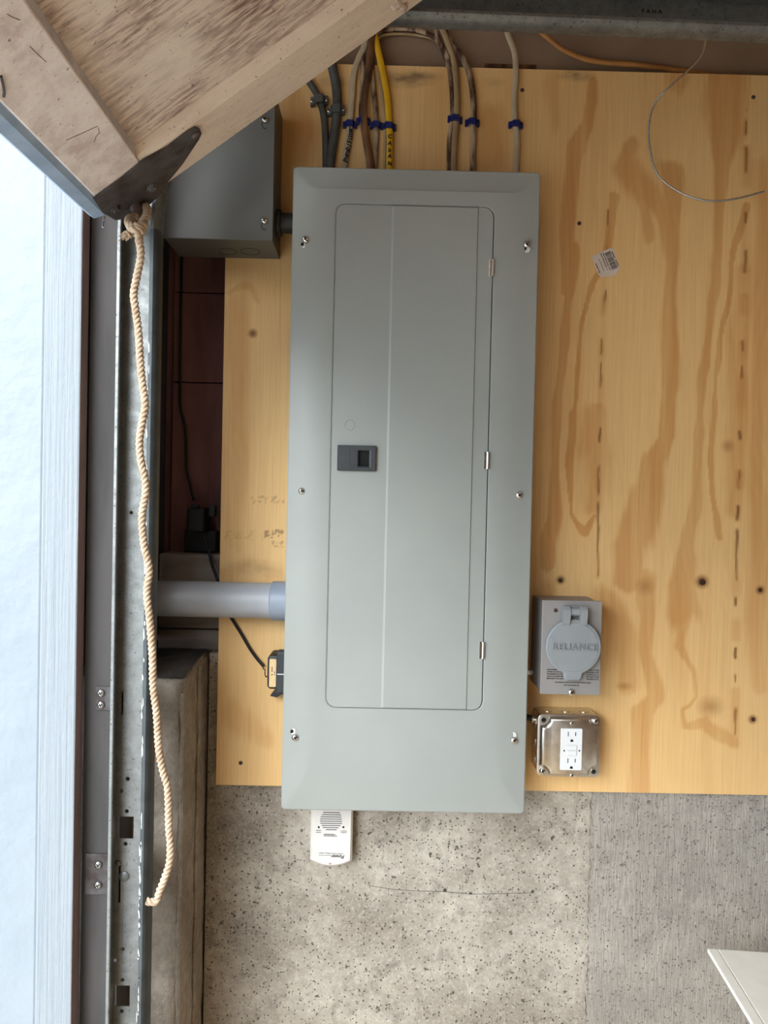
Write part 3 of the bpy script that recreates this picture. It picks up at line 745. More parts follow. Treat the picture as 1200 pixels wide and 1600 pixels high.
cable('flat_cable', [(582, 58, .0), (592, 50, .008), (616, 45, .012), (645, 46, .012), (667, 52, .008), (683, 62, .002), (694, 78, -.004), (700, 92, -.010)], .0090, .006, dirty_cable, 'stained cable arching sideways above the plywood to the middle bundle')
cable('flat_cable', [(586, 64, .004), (600, 55, .008), (625, 53, .013), (650, 55, .012), (672, 60, .008), (682, 66, .005), (690, 80, -.001)], .0042, .0042, beige_cable, 'thin pale cable under the stained cable arching above the plywood')
cable('flat_cable', [(674, 26, .0), (685, 59, -.004), (696, 92), (703, 117), (706, 154), (706, 186), (701.5, 220), (701, 260), (701, E_)], .0070, .0055, dirty_cable, 'narrow dark streaked cable on the left of the middle pair', -.004)
cable('flat_cable', [(682, 26, -.004), (697, 59, -.008), (708.5, 92), (712.5, 117), (714, 154), (713.5, 183), (710.5, 220), (709, 262), (709, E_)], .0105, .0065, beige_cable, 'beige flat cable on the right of the middle pair', -.007)
cable('flat_cable', [(690, 40, -.001), (704, 66, -.004), (721, 88), (734, 117), (739.5, 154), (740, 191), (739, 220), (738.5, 262), (738, E_)], .0105, .0065, dirty_cable, 'stained beige cable second from the right above the panel', -.0055)
cable('flat_cable', [(789, 22, .002), (790, 36, .0), (794, 55, -.002), (804.5, 84), (806, 121), (803.5, 154), (805, 191), (808, 220), (806.5, 264), (806, E_)], .0105, .0065, white_cable, 'lone pale cable rightmost above the panel', -.0055)
cable('round_cable', [(806, 24, -.012), (814, 31, -.010), (836, 44, -.006), (862, 64, -.002), (880, 78, .002), (912, 92, .006), (946, 98, .0085), (989, 101, .0095), (1032, 106, .0125), (1075, 112, .014), (1118, 118, .015)], .0088, .0072, orange_cable, 'amber brown cable sagging along the board above the plywood')
# handwriting on the two cables
for ch, px, py, a in (('P', 540.3, 250.5, 68), ('u', 541.5, 245, 70), ('m', 542.8, 239, 72), ('p', 544, 232.5, 74), ('/', 545, 226.5, 76), ('F', 546, 221, 78), ('i', 546.6, 216.5, 80), ('l', 547, 213, 82), ('t', 547.4, 209.5, 84), ('e', 547.8, 205, 84), ('r', 548, 200.5, 84)):
    text(ch, .0112, P(px, py, -.0083), ink, pf, math.radians(a), .0003, bold=.00040)
for ch, py in (('C', 213), ('A', 223.5), ('b', 234.5), ('A', 243.5), ('N', 255.5)):
    text(ch, .0092, P(609.2, py, -.0111), ink, yc, math.radians(-8), .0003, bold=.00045)
# loose wires
bm = new(); tube(bm, path([(717, 27, -.02), (723, 35, -.02), (730, 42, -.02), (748, 46, -.02), (770, 37, -.018), (786, 32, -.015), (795, 28, -.01)], 0), .0011, n=6)
obj('loose_wire', bm, wire_steel, smooth=True, label='short bare wire drooping below the overhead track', cat='wire')
bm = new(); tube(bm, path([(1100, 38, -.225), (1103, 45, -.222), (1104, 55, -.215), (1096, 86, -.17), (1073, 112, -.11), (1044, 138, -.06), (1025, 158, -.04), (1015, 184, -.03), (1013, 213, -.022), (1019.5, 253, -.018), (1032, 279, -.018), (1061, 300, -.022), (1090, 311, -.03), (1118, 314.5, -.036), (1153, 310, -.045), (1195, 299, -.055)], 0), .0017, n=8)
obj('cable_loop', bm, wire_steel, smooth=True, label='thin steel cable curling down in a loop over the plywood at upper right', cat='wire')

# nail-on staples
def staple(px, py, w_, lab, Y=-.0015, tilt=0, big=False):
    c = P(px, py, -.006)
    r = root('cable_staple', lab, 'cable staple', (c.x, 0, c.z), 'blue cable staples above the panel')
    h = .0052; W = w_/2; a = W*.52
    bm = new()
    prof = [(-W, 0), (-W, -.006), (-a-.001, -.006), (-a+.001, -.0135), (a-.001, -.0135), (a+.001, -.006), (W, -.006), (W, 0), (a+.0008, 0), (a-.0012, -.0112), (-a+.0012, -.0112), (-a-.0008, 0)]
    loops(bm, [[(c.x+x, y, c.z-h+x*tilt) for x, y in prof], [(c.x+x, y, c.z+h+x*tilt) for x, y in prof]])
    bmesh.ops.bevel(bm, geom=bm.edges[:], offset=.0006, segments=1, affect='EDGES')
    obj('strap', bm, blue_clip, r)
    for s in (-1, 1):
        bm = new(); lathe(bm, (c.x+s*(W-.0028), -.006, c.z+s*(W-.0028)*tilt), [(.0017, .0005), (.0017, -.0012), (.0008, -.0016)], 8); obj('nail_head', bm, blue_clip, r, smooth=True)
    return r
staple(546.5, 194.5, .0245, 'blue staple holding the white pump and filter cable')
staple(567.5, 188.5, .0245, 'blue staple over the dark brown cable, highest of the left four', -.003)
staple(588, 196, .0225, 'blue staple over the streaky cable between brown and yellow')
staple(607.5, 197.5, .0245, 'blue staple over the yellow cable', tilt=-.06)
staple(711, 186, .0250, 'blue staple over the middle pair of cables', tilt=-.08)
staple(738, 191.5, .0250, 'blue staple over the second cable from the right')
staple(806, 195, .0250, 'blue staple over the lone pale cable at right', tilt=-.05)
for px, py, w_, lab in ((498.5, 155, .030, 'gray two-screw clamp on the thinner gray cable, higher of two'), (525, 170.5, .0300, 'gray two-screw clamp on the thicker gray cable, lower of two')):
    c = P(px, py, -.012)
    r = root('cable_clamp', lab, 'cable clamp', (c.x, 0, c.z), 'gray cable clamps')
    bm = new(); W = w_/2; h = .0068; a = W*.62
    prof = [(-W, 0), (-W, -.008), (-a, -.0095), (-a*.7, -.0168), (a*.7, -.0168), (a, -.0095), (W, -.008), (W, 0), (a*.9, 0), (a*.6, -.0145), (-a*.6, -.0145), (-a*.9, 0)]
    loops(bm, [[(c.x+x, y, c.z-h+x*.12) for x, y in prof], [(c.x+x, y, c.z+h+x*.12) for x, y in prof]])
    obj('strap', bm, gray_clip, r)
    for s in (-1, 1): screw((c.x+s*(W-.0025), -.0084, c.z+s*(W-.0025)*.12), r, SCREW_S)

# ================================================================== generator inlet box
ix0, ix1 = PX(846, 1010, -.085), PX(939.5, 1010, -.085); iz0, iz1 = PZ(890, 1085.5, -.085), PZ(890, 938.5, -.085)
r = root('inlet_box', 'gray power inlet box with round flip lid right of the panel', 'electrical box', ((ix0+ix1)/2, 0, iz0))
bm = new(); box(bm, ix0+.001, -.0805, iz0+.003, ix1-.0015, -.0005, iz1-.003, .001); obj('box_body', bm, inlet_gray, r)
bm = new(); rbox(bm, ix0, iz0, ix1, iz1, -.079, -.085, .0015, .001); obj('front_plate', bm, inlet_gray, r)
lc = P(896.5, 1011, -.095); LR = .0452
# lid outline: disc with a tab below
def lid_poly(R_, tabw, tabh, n=40):
    pts = []
    a0 = math.asin(min(.99, (tabw+.007)/R_))
    for k in range(n+1):
        a = -math.pi/2+a0+(2*math.pi-2*a0)*k/n
        pts.append((lc.x+R_*math.cos(a), lc.z+R_*math.sin(a)))
    zt = lc.z-R_*math.cos(a0)
    pts += [(lc.x-tabw-.001, zt-.003), (lc.x-tabw+.0005, lc.z-tabh+.004), (lc.x-tabw+.004, lc.z-tabh), (lc.x+tabw-.004, lc.z-tabh), (lc.x+tabw-.0005, lc.z-tabh+.004), (lc.x+tabw+.001, zt-.003)]
    return pts
bm = new(); prism(bm, lid_poly(LR, .0145, .0545), -.0895, -.0965, .0022); lid = obj('flip_lid', bm, lid_gray, r, smooth=True)
bm = new(); lathe(bm, (lc.x, -.0965, lc.z), [(LR-.0052, .0006), (LR-.0060, -.0009), (LR-.0075, -.0009), (.001, -.0009)], 48); obj('lid_face', bm, lid_gray, lid, smooth=True)
bm = new(); lathe(bm, (lc.x, -.085, lc.z), [(.036, .0005), (.036, -.0050)], 32); obj('lid_collar', bm, lid_gray, r, smooth=True)
text('RELIANCE', .0160, (lc.x+.001, -.0974, lc.z+.001), lid_gray, lid, math.radians(-.6), .0026, bold=-.0001, sx=.93, space=1.12)
hz = PZ(898, 957, -.098)
hxs = [PX(885.5, 960, -.098), PX(898.7, 960, -.098), PX(912, 960, -.098)]
for i in (0, 2):
    bm = new()
    prof = [(-.0955, hz-.021), (-.0995, hz-.020), (-.1045, hz-.003), (-.104, hz+.005), (-.099, hz+.0100), (-.093, hz+.0100), (-.090, hz+.003), (-.091, hz-.012)]
    loops(bm, [[(hxs[i]-.0058, y, z_) for y, z_ in prof], [(hxs[i]+.0058, y, z_) for y, z_ in prof]])
    bmesh.ops.bevel(bm, geom=bm.edges[:], offset=.0008, segments=2, affect='EDGES'); obj('lid_ear', bm, lid_gray, lid, smooth=True)
bm = new(); cyl(bm, (hxs[0]+.0062, -.0965, hz+.001), (hxs[2]-.0062, -.0965, hz+.001), .0062, 16); box(bm, hxs[0]+.0063, -.0965, hz-.0055, hxs[2]-.0063, -.0855, hz+.0065, .0006); obj('hinge_knuckle', bm, lid_gray, r, smooth=True)
bm = new(); box(bm, hxs[0]+.001, -.0900, hz+.002, hxs[2]+.001, -.0850, hz+.0092, .001); obj('hinge_base', bm, lid_gray, r)
screw(P(892.5, 1081.5, -.0852), r, SCREW)
screw(P(868, 953.5, -.0852), r, SCREW_D)
for k, (tl, tr) in enumerate((('DANGER: THIS', 'THAT THE'), ('CONNECTOR IS ON WHEN', 'TURNED OFF'), ('THE GENERATOR IS ON', 'UNPLUG IT'), ('CORD IS CONNECTED', 'FROM THE'), ('DISCONNECT THE CORD', 'GENERATOR'))):
    zz = PZ(880, 1046.5+k*3.5, -.0852)
    xa = PX(854, 1050, -.0852)
    for s, (a0, a1) in ((tl, (854.5, 880)), (tr, (916, 936))):
        o = text(s, .0030, ((PX(a0, 1050, -.0853)+PX(a1, 1050, -.0853))/2, -.0852, zz), ink, r, 0, .0001, name='fine_print', bold=.00008)
        wd = o.dimensions.x if o.dimensions.x > 0 else .03
        xsv = [v.co.x for v in o.data.vertices]; cx = (min(xsv)+max(xsv))/2; f_ = (PX(a1, 1050, -.0853)-PX(a0, 1050, -.0853))/(max(xsv)-min(xsv))
        for v in o.data.vertices: v.co.x = cx+(v.co.x-cx)*f_
text('FOR GENERATOR USE ONLY IN STANDBY POWER SYSTEMS', .0026, P(895, 1066.5, -.0852), ink, r, 0, .0001, name='fine_print', bold=.00006, sx=.84)
text('NOT FOR INDOOR USE', .0026, P(893, 1070.8, -.0852), ink, r, 0, .0001, name='fine_print', bold=.00006, sx=.9)
# short conduit stubs into the panel side
for nm, px, py, rr_, lab, m1, m2 in (('cable_connector', 833, 1050, .0062, 'small metal connector with pale cable between panel and inlet box', dirty_cable, steel_box), ('cable_connector', 831, 1124, .0068, 'small metal connector with black cable between panel and outlet box', black_cord, steel_box)):
    c = P(px, py, -.025); r = root(nm, lab, 'connector', (c.x, c.y, c.z))
    xe = (ix0+.001) if py < 1100 else PX(838, 1166, -.02)
    bm = new(); tube(bm, [(x1-.008, c.y, c.z+(-.006 if py < 1100 else .012)), (x1+.006, c.y, c.z+(-.002 if py < 1100 else .006)), (xe-.004, c.y, c.z)], rr_*.8, n=10); obj('cable_end', bm, m1, r, smooth=True)
    bm = new(); cyl(bm, (xe-.011, c.y, c.z), (xe-.0002, c.y, c.z), rr_, 12, bev=.001); obj('collar', bm, m2, r, smooth=True)

# ================================================================== outlet box
ox0, ox1 = PX(840.5, 1166, -.055), PX(939.5, 1166, -.055); oz0, oz1 = PZ(890, 1216, -.055), PZ(890, 1118, -.055)
r = root('outlet_box', 'square bare steel outlet box with white receptacle below the inlet box', 'outlet', ((ox0+ox1)/2, 0, oz0))
bm = new(); loops(bm, [rr(ox0+.001, oz0+.001, ox1-.001, oz1-.001, .009, -.0005, 4), rr(ox0+.001, oz0+.001, ox1-.001, oz1-.001, .009, -.047, 4)]); obj('box_body', bm, steel_box, r, smooth=True)
for k in range(3):
    xk = ox0+.022+k*(ox1-ox0-.044)/2
    for yy in (-.024,):
        bm = new(); cyl(bm, (xk, yy, oz1-.0012), (xk, yy, oz1-.0004), .0085, 16); obj('knockout', bm, steel_box, r, smooth=True)
    bm = new(); zk = oz0+.022+k*(oz1-oz0-.044)/2; cyl(bm, (ox0+.0012, -.024, zk), (ox0+.0004, -.024, zk), .0085, 16); obj('knockout', bm, steel_box, r, smooth=True)
bm = new(); rbox(bm, ox0, oz0, ox1, oz1, -.046, -.0495, .009, .0012, 4); obj('cover_rim', bm, steel_box, r, smooth=True)
def notched(e, q, n=6):
    X0, X1, Z0, Z1 = ox0+e, ox1-e, oz0+e, oz1-e
    pts = []
    for cx, cz, a0 in ((X0, Z0, 90), (X1, Z0, 180), (X1, Z1, 270), (X0, Z1, 360)):
        for k in range(n+1):
            a = math.radians(a0-90*k/n)
            pts.append((cx+q*math.cos(a), cz+q*math.sin(a)))
    return pts
P1 = notched(.004, .0150); P2 = notched(.0075, .0150); P3 = notched(.0090, .0150)
bm = new()
loops(bm, [[(x, y, z_) for x, z_ in q][::-1] for q, y in ((P1, -.0480), (P1, -.0500), (P2, -.0555), (P3, -.0562))]); cov = obj('raised_cover', bm, steel_box, r, smooth=True, ang=50)
for (sx_, sz_, dark) in ((0, 1, 1), (1, 1, 0), (0, 0, 0), (1, 0, 1)):
    q = Vector((ox0+.0098 if not sx_ else ox1-.0098, -.0496, oz0+.0098 if not sz_ else oz1-.0098))
    if dark:
        bm = new(); lathe(bm, q, [(.0052, .0005), (.0052, -.0006), (.0040, -.0006), (.0036, -.0001)], 14); obj('corner_ring', bm, steel_box, r, smooth=True)
        bm = new(); lathe(bm, q, [(.0036, .0004), (.0036, -.0003)], 12); obj('corner_hole', bm, hole_black, r)
    else: screw(q, r, SCREW)
gx0, gx1 = PX(876, 1170, -.058), PX(909.5, 1170, -.058); gz0, gz1 = PZ(892, 1203.5, -.058), PZ(892, 1138.5, -.058)
bm = new(); rbox(bm, gx0, gz0, gx1, gz1, -.055, -.0588, .0015, .0009, 3); rc = obj('receptacle', bm, white_plastic, r)
def G(px, py): return P(px, py, -.0588)
for py in (1147, 1188.5):
    for px, hgt in ((888, .0078), (899.5, .0062)):
        q = G(px-(.7 if py > 1170 else 0), py); bm = new(); box(bm, q.x-.0007, -.0590, q.z-hgt/2, q.x+.0007, -.0584, q.z+hgt/2); obj('blade_slot', bm, ink_gray if px < 890 else hole_black, rc)
for px, py in ((893.5, 1157.5), (892.7, 1199.5)):
    q = G(px, py); bm = new(); prism(bm, [(q.x-.0024, q.z-.0018), (q.x+.0024, q.z-.0018), (q.x+.0024, q.z+.0006), (q.x+.0014, q.z+.0024), (q.x-.0014, q.z+.0024), (q.x-.0024, q.z+.0006)], -.0584, -.0590); obj('ground_slot', bm, hole_black, rc)
q = G(893.5, 1172.5)
for dz in (-.0044, .0044):
    bm = new(); rbox(bm, q.x-.0078, q.z+dz-.0040, q.x+.0078, q.z+dz+.0040, -.0583, -.0603, .0008, .0007, 2); obj('test_button', bm, white_plastic, rc)
bm = new(); rbox(bm, q.x-.0088, q.z-.0094, q.x+.0088, q.z+.0094, -.0583, -.0591, .001, .0003, 2); obj('button_frame', bm, warm_white, rc)
for px in (881.5, 905.3):
    bm = new(); lathe(bm, G(px, 1173), [(.0014, .0003), (.0014, -.0003)], 10); obj('indicator_dot', bm, hole_black, rc)
for py in (1130.5, 1211.5): screw(P(893.2, py, -.0563), r, SCREW_S)

# ================================================================== white alarm under the panel
wx0, wx1 = PX(485, 1310, -.007), PX(550.5, 1310, -.007); wzt = PZ(518, 1250, -.007); wzc = PZ(518, 1345, -.007); wzb = PZ(518, 1354.5, -.007)
r = root('power_alarm', 'white plastic power alarm hanging upside down below the panel', 'alarm', ((wx0+wx1)/2, .02, wzb))
poly = [(wx0, wzt), (wx0, wzc)] + [(wx0+(wx1-wx0)*k/10, wzc-(wzc-wzb)*math.sin(math.pi*k/10)**.8) for k in range(1, 10)] + [(wx1, wzc), (wx1, wzt)]
bm = new(); prism(bm, poly, .0195, -.008, .004); case = obj('case', bm, warm_white, r, smooth=True)
def A(px, py): return P(px, py, -.0082)
for k, (a0, a1) in enumerate(((505, 531), (503, 533), (501, 533.5), (500, 534), (500, 534.5), (500.5, 534.5), (502.5, 532), (504, 529), (509, 526))):
    py = 1269.5+k*3.35; q0, q1 = A(a0, py), A(a1, py); bm = new(); box(bm, q0.x, -.0084, q0.z-.00065, q1.x, -.0078, q0.z+.00065); obj('speaker_slot', bm, ink_gray, case)
for px in (498, 536.5):
    bm = new(); lathe(bm, A(px, 1292.5), [(.0018, .0004), (.0018, -.0003)], 10); obj('indicator_hole', bm, hole_black, case)
text('Power', .0085, A(527.5, 1338.5), ink, case, math.pi-.02, .0001, bold=.0002, shear=.25)
text('Utility Power Return Alert', .0042, A(517, 1333.3), ink_gray, case, math.pi-.02, .0001, sx=.92)
bm = new(); q0, q1 = A(498, 1336.2), A(519, 1336.6); box(bm, q0.x, -.0083, q0.z-.0003, q1.x, -.0079, q0.z+.0003); obj('printed_rule', bm, ink_gray, case)
for px, py, n_, wd in ((498, 1297.5, 4, 8), (498, 1300.5, 4, 8), (537, 1298.5, 5, 10), (536, 1301, 5, 12)): obj('printed_lines', dashes(A(px-wd/2, py), A(px+wd/2, py), .0012, n_), ink_gray, case)
obj('printed_lines', dashes(A(506, 1303.3), A(526, 1303.8), .0009, 1, 1), ink, case)
obj('printed_lines', dashes(A(506, 1305.6), A(527, 1306.2), .0026, 14, .6), ink_gray, case)
obj('printed_lines', dashes(A(514, 1349.3), A(518, 1349.3), .0026, 3, .6), red_ink, case)

# ================================================================== door track
TX0 = -.3695; TYB = -.224; TYF = -.249; TH = 2.0
zt_lip = 2.1165        # underside of the horizontal lip
Rb = .30
def profile(name):
    # across (0 = outside / upper, w = inside / lower), depth (y)
    if name == 'web': return [(.0042, TYF+.0012), (.003, TYF+.0002), (.0010, TYF+.002), (.001, TYB), (.0405, TYB), (.0405, TYB+.0014), (-.0004, TYB+.0014), (-.0004, TYF-.001), (.0035, TYF-.0014), (.0048, TYF-.0002)][::-1]
    pts = [(.0400, TYB), (.0400, TYB+.0014), (.0535, TYB+.0014), (.0565, TYB-.003), (.0580, TYF+.006), (.0560, TYF-.003), (.0510, TYF-.006), (.0455, TYF-.004), (.0440, TYF+.001), (.0465, TYF+.0005), (.0512, TYF-.0030), (.0545, TYF+.001), (.0550, TYF+.008), (.0535, TYB-.003), (.0510, TYB)]
    return pts
def path_frames():
    fr = []
    xc = TX0+.058                           # inner line of the vertical run
    zb = zt_lip-Rb
    for k in range(12): fr.append((Vector((xc, 0, zb*k/12)), Vector((-1, 0, 0))))
    for k in range(15):
        a = math.pi-(math.pi/2)*k/14; c = Vector((xc+Rb, 0, zb)); d = Vector((math.cos(a), 0, math.sin(a)))
        fr.append((c+d*Rb, d))
    for k in range(1, 8): fr.append((Vector((xc+Rb+k*.3, 0, zt_lip-.016*k*.3)), Vector((.016, 0, 1))))
    return fr
r = root('door_track', 'galvanized steel track rising up the left jamb and bending overhead', 'track', (TX0, TYB, 0))
fr = path_frames()
iv = 11; bendend = 26
def sweep(prof, seg):
    bm = new()
    L = [[p+d*(.058-a)+Vector((0, y, 0)) for a, y in prof] for p, d in seg]
    return loops(bm, L)
segs = (('vertical', fr[:iv+2]), ('curve', fr[iv+1:bendend+1]), ('horizontal', fr[bendend:]))
wv = None
for nm, sg in segs:
    o1 = obj(nm+'_channel', sweep(profile('web'), sg), galv if nm == 'vertical' else galv_dark, r, smooth=True, ang=40)
    obj(nm+'_lip', sweep(profile('lip'), sg), lip_paint if nm == 'vertical' else galv_dark, r, smooth=True, ang=50)
    if nm == 'vertical': wv = o1
# punched windows and holes through the vertical web
cut = new()
def C(px, py): return P(px, py, TYB)
for (a0, b0, a1, b1) in ((185.5, 1276, 209, 1310), (179.5, 1540, 203, 1572)):
    q0, q1 = C(a0, b1), C(a1, b0); box(cut, q0.x, TYB-.01, q0.z, q1.x, TYB+.01, q1.z)
for px, py, rad_ in ((199.5, 1217, .0032), (189.5, 1236, .003), (198, 1267.5, .003), (196, 1318.5, .003), (191.5, 1483, .003), (181, 1501, .003), (191, 1531, .003), (190, 1580, .003), (205, 801, .0025), (218, 398, .003)):
    q = C(px, py); cyl(cut, (q.x, TYB-.01, q.z), (q.x, TYB+.01, q.z), rad_, 14)
me = bpy.data.meshes.new('cut'); 
bmesh.ops.recalc_face_normals(cut, faces=cut.faces)
for v in cut.verts: v.co -= ORG[r.name]
cut.to_mesh(me); cut.free(); co = bpy.data.objects.new('cut', me); COL.objects.link(co); co.location = ORG[r.name]
md = wv.modifiers.new('b', 'BOOLEAN'); md.object = co; md.operation = 'DIFFERENCE'; md.solver = 'EXACT'
bpy.context.view_layer.update()
nm_ = bpy.data.meshes.new_from_object(wv.evaluated_get(bpy.context.evaluated_depsgraph_get()))
wv.modifiers.clear(); wv.data = nm_; bpy.data.objects.remove(co)
for px, py in ((194, 1369), (185, 1349)):
    q = C(px, py); bm = new(); R_ = .0078 if py > 1360 else .004
    lathe(bm, q, [(R_, .0004), (R_*.95, -.0012), (R_*.6, -.0026), (R_*.2, -.003)], 18); obj('carriage_bolt', bm, galv_dark, r, smooth=True)
chips = mat('chipped_white_paint', lin(214, 214, 210), lin(180, 180, 176), 200, rough=.7)
bm = new()
for k in range(46):
    zc_ = random.choice([random.uniform(.70, .95), random.uniform(.70, 1.25), random.uniform(1.1, 1.7)]); hl = random.uniform(.002, .011); ww = random.uniform(.0008, .0026)
    xe = TX0+.0455+random.uniform(-.0008, .0018)
    q = [(xe, zc_-hl), (xe+ww, zc_-hl*.5), (xe+ww*.6, zc_+hl*.4), (xe+ww*.2, zc_+hl), (xe-.0006, zc_+hl*.2)]
    prism(bm, q, TYF-.0035, TYF-.0048)
o = obj('paint_chips', bm, chips, r); o['kind'] = 'stuff'
q0, q1 = P(192.8, 1384, TYB), P(191.6, 1530, TYB)
bm = new(); box(bm, q0.x-.0006, TYB-.0003, q1.z, q0.x+.0002, TYB+.0002, q0.z); obj('seam_line', bm, galv_dark, r)
text('F A H A', .0072, P(1019, 17.5, TYB-.0003), hole_black, r, math.radians(-1), .0001, name='stamped_letters', bold=.0002, sx=1.2)
# jamb brackets behind the vertical run
for i, (py0, py1) in enumerate(((1075, 1112), (1338, 1402))):
    za, zb = PZ(150, py1, -.21), PZ(150, py0, -.21); bm = new()
    box(bm, PX(136 if i else 148, 1100, -.205), -.2032, za, TX0+.012, -.2002, zb, .0008); box(bm, TX0+.006, -.224, za, TX0+.0095, -.2005, zb, .0005)
    br = obj('jamb_bracket', bm, rust_plate, r)
    for f in (.25, .75): screw((PX(157, 1100, -.205), -.2034, za+(zb-za)*f), r, SCREW, 'bracket_bolt')
for k in range(3):
    x = .6+k*.8; bm = new(); box(bm, x, TYB+.002, zt_lip+.02, x+.03, TYB+.006, 2.45); obj('ceiling_hanger', bm, galv_dark, r)

# ================================================================== garage door
Ye = -.268
pa, pb = P(259, 289, Ye), P(660, 2, Ye)
s_ = (pb-pa); s_.y = 0; s_.normalize()
u_ = Vector((.031, -1, -.1)).normalized(); u_ = (u_-s_*u_.dot(s_)).normalized(); n_ = s_.cross(u_).normalized()
corner = P(183, 343, Ye)
MW = Matrix((s_, u_, n_)).transposed().to_4x4(); MW.translation = corner; MI = MW.inverted()
def D(px, py, h=0.0):
    d = ray(px, py); t = (corner+n_*h-CAM).dot(n_)/d.dot(n_); q = MI @ (CAM+d*t); return (q.x, q.y)
r = root('garage_door', 'weathered cream wooden garage door tilting open at upper left', 'garage door', (0, 0, 0))
r.matrix_world = MW; ORG[r.name] = Vector((0, 0, 0)); r.location = corner; r.rotation_euler = MW.to_euler()
def dbox(bm, x0, y0, z0, x1, y1, z1, bev=0): return box(bm, x0, y0, z0, x1, y1, z1, bev)
rail_w = (D(200, 214.7)[0]+D(26.6, 0)[0])/2
st_w = D(560, 0)[1]; st_w = max(.04, min(.12, (D(440, 92)[1]+D(300, 178)[1])/2))
WD = 2.75; SL = .55; RC = -.014
bm = new(); dbox(bm, 0, .012, -.036, rail_w, WD-.05, 0, .002); obj('bottom_rail', bm, door_frame_m, r)
bm = new(); dbox(bm, SL-.075, .05, -.036, SL, WD-.05, 0, .002); obj('top_rail', bm, door_frame_m, r)
for ya, yb in ((0, st_w), (WD/2-.04, WD/2+.04), (WD-.06, WD)):
    bm = new(); L = []
    xa = rail_w+.0005 if ya > 0 else rail_w-.012
    xa = rail_w+.0005
    xb = SL-.0755 if ya > 0 else SL
    for x in (xa, xb):
        L.append([(x, ya, -.036), (x, ya, -.002), (x, ya+.002, 0), (x, yb-.014, 0), (x, yb-.004, -.004), (x, yb, RC+.001), (x, yb, -.036)])
    loops(bm, L); obj('stile', bm, door_stile_m, r)
# end block under the bracket
bm = new(); dbox(bm, .0, 0, -.0355, rail_w, .0115, -.0005, .001); obj('rail_end', bm, door_stile_m, r)
# sloping bead between rail and inset panel
bm = new(); loops(bm, [[(rail_w-.001, y, -.0012), (rail_w+.011, y, RC), (rail_w+.0005, y, RC-.002)] for y in (st_w-.004, WD-.06)]); obj('panel_bead', bm, seal_bead if False else door_bead_m, r) if False else None
bead = mat('gray_bead_shade', lin(222, 216, 216), lin(196, 190, 190), 30, rough=.8)  # gray of the step's shadowed face put into the bead colour
bm = new(); loops(bm, [[(rail_w-.001, y, -.0012), (rail_w+.0058, y, RC), (rail_w+.0005, y, RC-.002)] for y in (st_w-.001, WD/2-.041)]); obj('panel_bead', bm, bead, r)
bm = new(); dbox(bm, rail_w+.001, st_w-.003, -.030, SL-.076, WD/2-.0405, RC); obj('inset_panel', bm, door_panel_m, r)
bm = new(); dbox(bm, rail_w+.001, WD/2+.0405, -.030, SL-.076, WD-.0605, RC); obj('inset_panel', bm, door_panel_m, r)
# rubber weather seal along the bottom edge
bm = new(); loops(bm, [[(.002, y, -.003), (-.008, y, -.0015), (-.022, y, -.006), (-.025, y, -.014), (-.018, y, -.02), (.002, y, -.03)] for y in (.03, WD-.05)]); obj('weather_seal', bm, seal_rubber, r)
# bottom corner bracket, plate with a pointed arm
def dpoly(name, pts, h0, h1, m, bev=.0006):
    q = [D(*p, h1) for p in pts]; bm = new()
    A0 = sum(a[0]*b_[1]-b_[0]*a[1] for a, b_ in zip(q, q[1:]+q[:1]))
    if A0 < 0: q = q[::-1]
    loops(bm, [[(x, y, h0) for x, y in q], [(x, y, h1) for x, y in q]]); return obj(name, bm, m, r)
bk = dpoly('corner_bracket', [(147, 312), (190, 281), (226, 251.5), (262, 232), (296, 206), (306, 200.5), (313, 203), (315, 209), (311, 218), (286, 256), (259, 289), (250, 305), (236, 318), (206, 342), (180, 344), (160, 332)], .0005, .0035, rust_plate)
for px, py in ((236, 291.5), (180, 325.5)):
    x, y = D(px, py, .0035); bm = new()
    for kk, (ra_, h0, h1) in enumerate(((.0075, .0033, .0055), (.0052, .0055, .0085))):
        loops(bm, [[(x+ra_*math.cos(a), y+ra_*math.sin(a), h) for a in [2*math.pi*k/6 for k in range(6)]] for h in (h0, h1)])
    obj('bracket_bolt', bm, rust_plate if px < 200 else galv_dark, r)
x, y = D(305, 211, .0035); bm = new(); loops(bm, [[(x+ra_*math.cos(a), y+ra_*math.sin(a), h) for a in [2*math.pi*k/10 for k in range(10)]] for ra_, h in ((.006, .0033), (.006, .0045), (.003, .006))]); obj('rivet', bm, rust_rod, r)
def dtube(name, pts, r_, m):
    bm = new(); tube(bm, [Vector((*D(px, py), 0)) for px, py in pts], r_, r_*.6, 5, .004); return obj(name, bm, m, r)
for pts_ in ([(103, 219), (128, 208), (152, 197)], [(147, 222), (150, 213), (155, 207), (153, 199)], [(11, 22), (20, 27), (31, 31)], [(46, 72), (60, 86), (72, 97)]): dtube('scratch', pts_, .0005, rust_rod)
dtube('paint_drip', [(1, 118), (4, 130), (6, 142), (5, 150)], .0022, rust_plate)
# painted bolt cluster higher on the stile
for px, py, q in ((619, 5, .0075), (629, 9, .006), (614, 8, .004)):
    x, y = D(px, py, 0); bm = new(); loops(bm, [[(x+ra_*math.cos(a), y+ra_*math.sin(a), h) for a in [2*math.pi*k/8 for k in range(8)]] for ra_, h in ((q, -.0005), (q, .004), (q*.5, .007))]); obj('painted_bolt', bm, cream_chip, r)
# peg the rope is tied to
pg0 = P(186, 291, -.305); pg1 = P(222, 336, -.262)
bm = new(); tube(bm, [MI @ pg0, MI @ pg1], .0085, n=14, smooth=False); obj('rope_peg', bm, rust_rod, r, smooth=True)
ax_ = (pg0-pg1).normalized(); bm = new(); cyl(bm, MI @ (pg0-ax_*.0002), MI @ (pg0+ax_*.0016), .0083, 14, bev=.0006); obj('peg_end', bm, cream_chip, r)
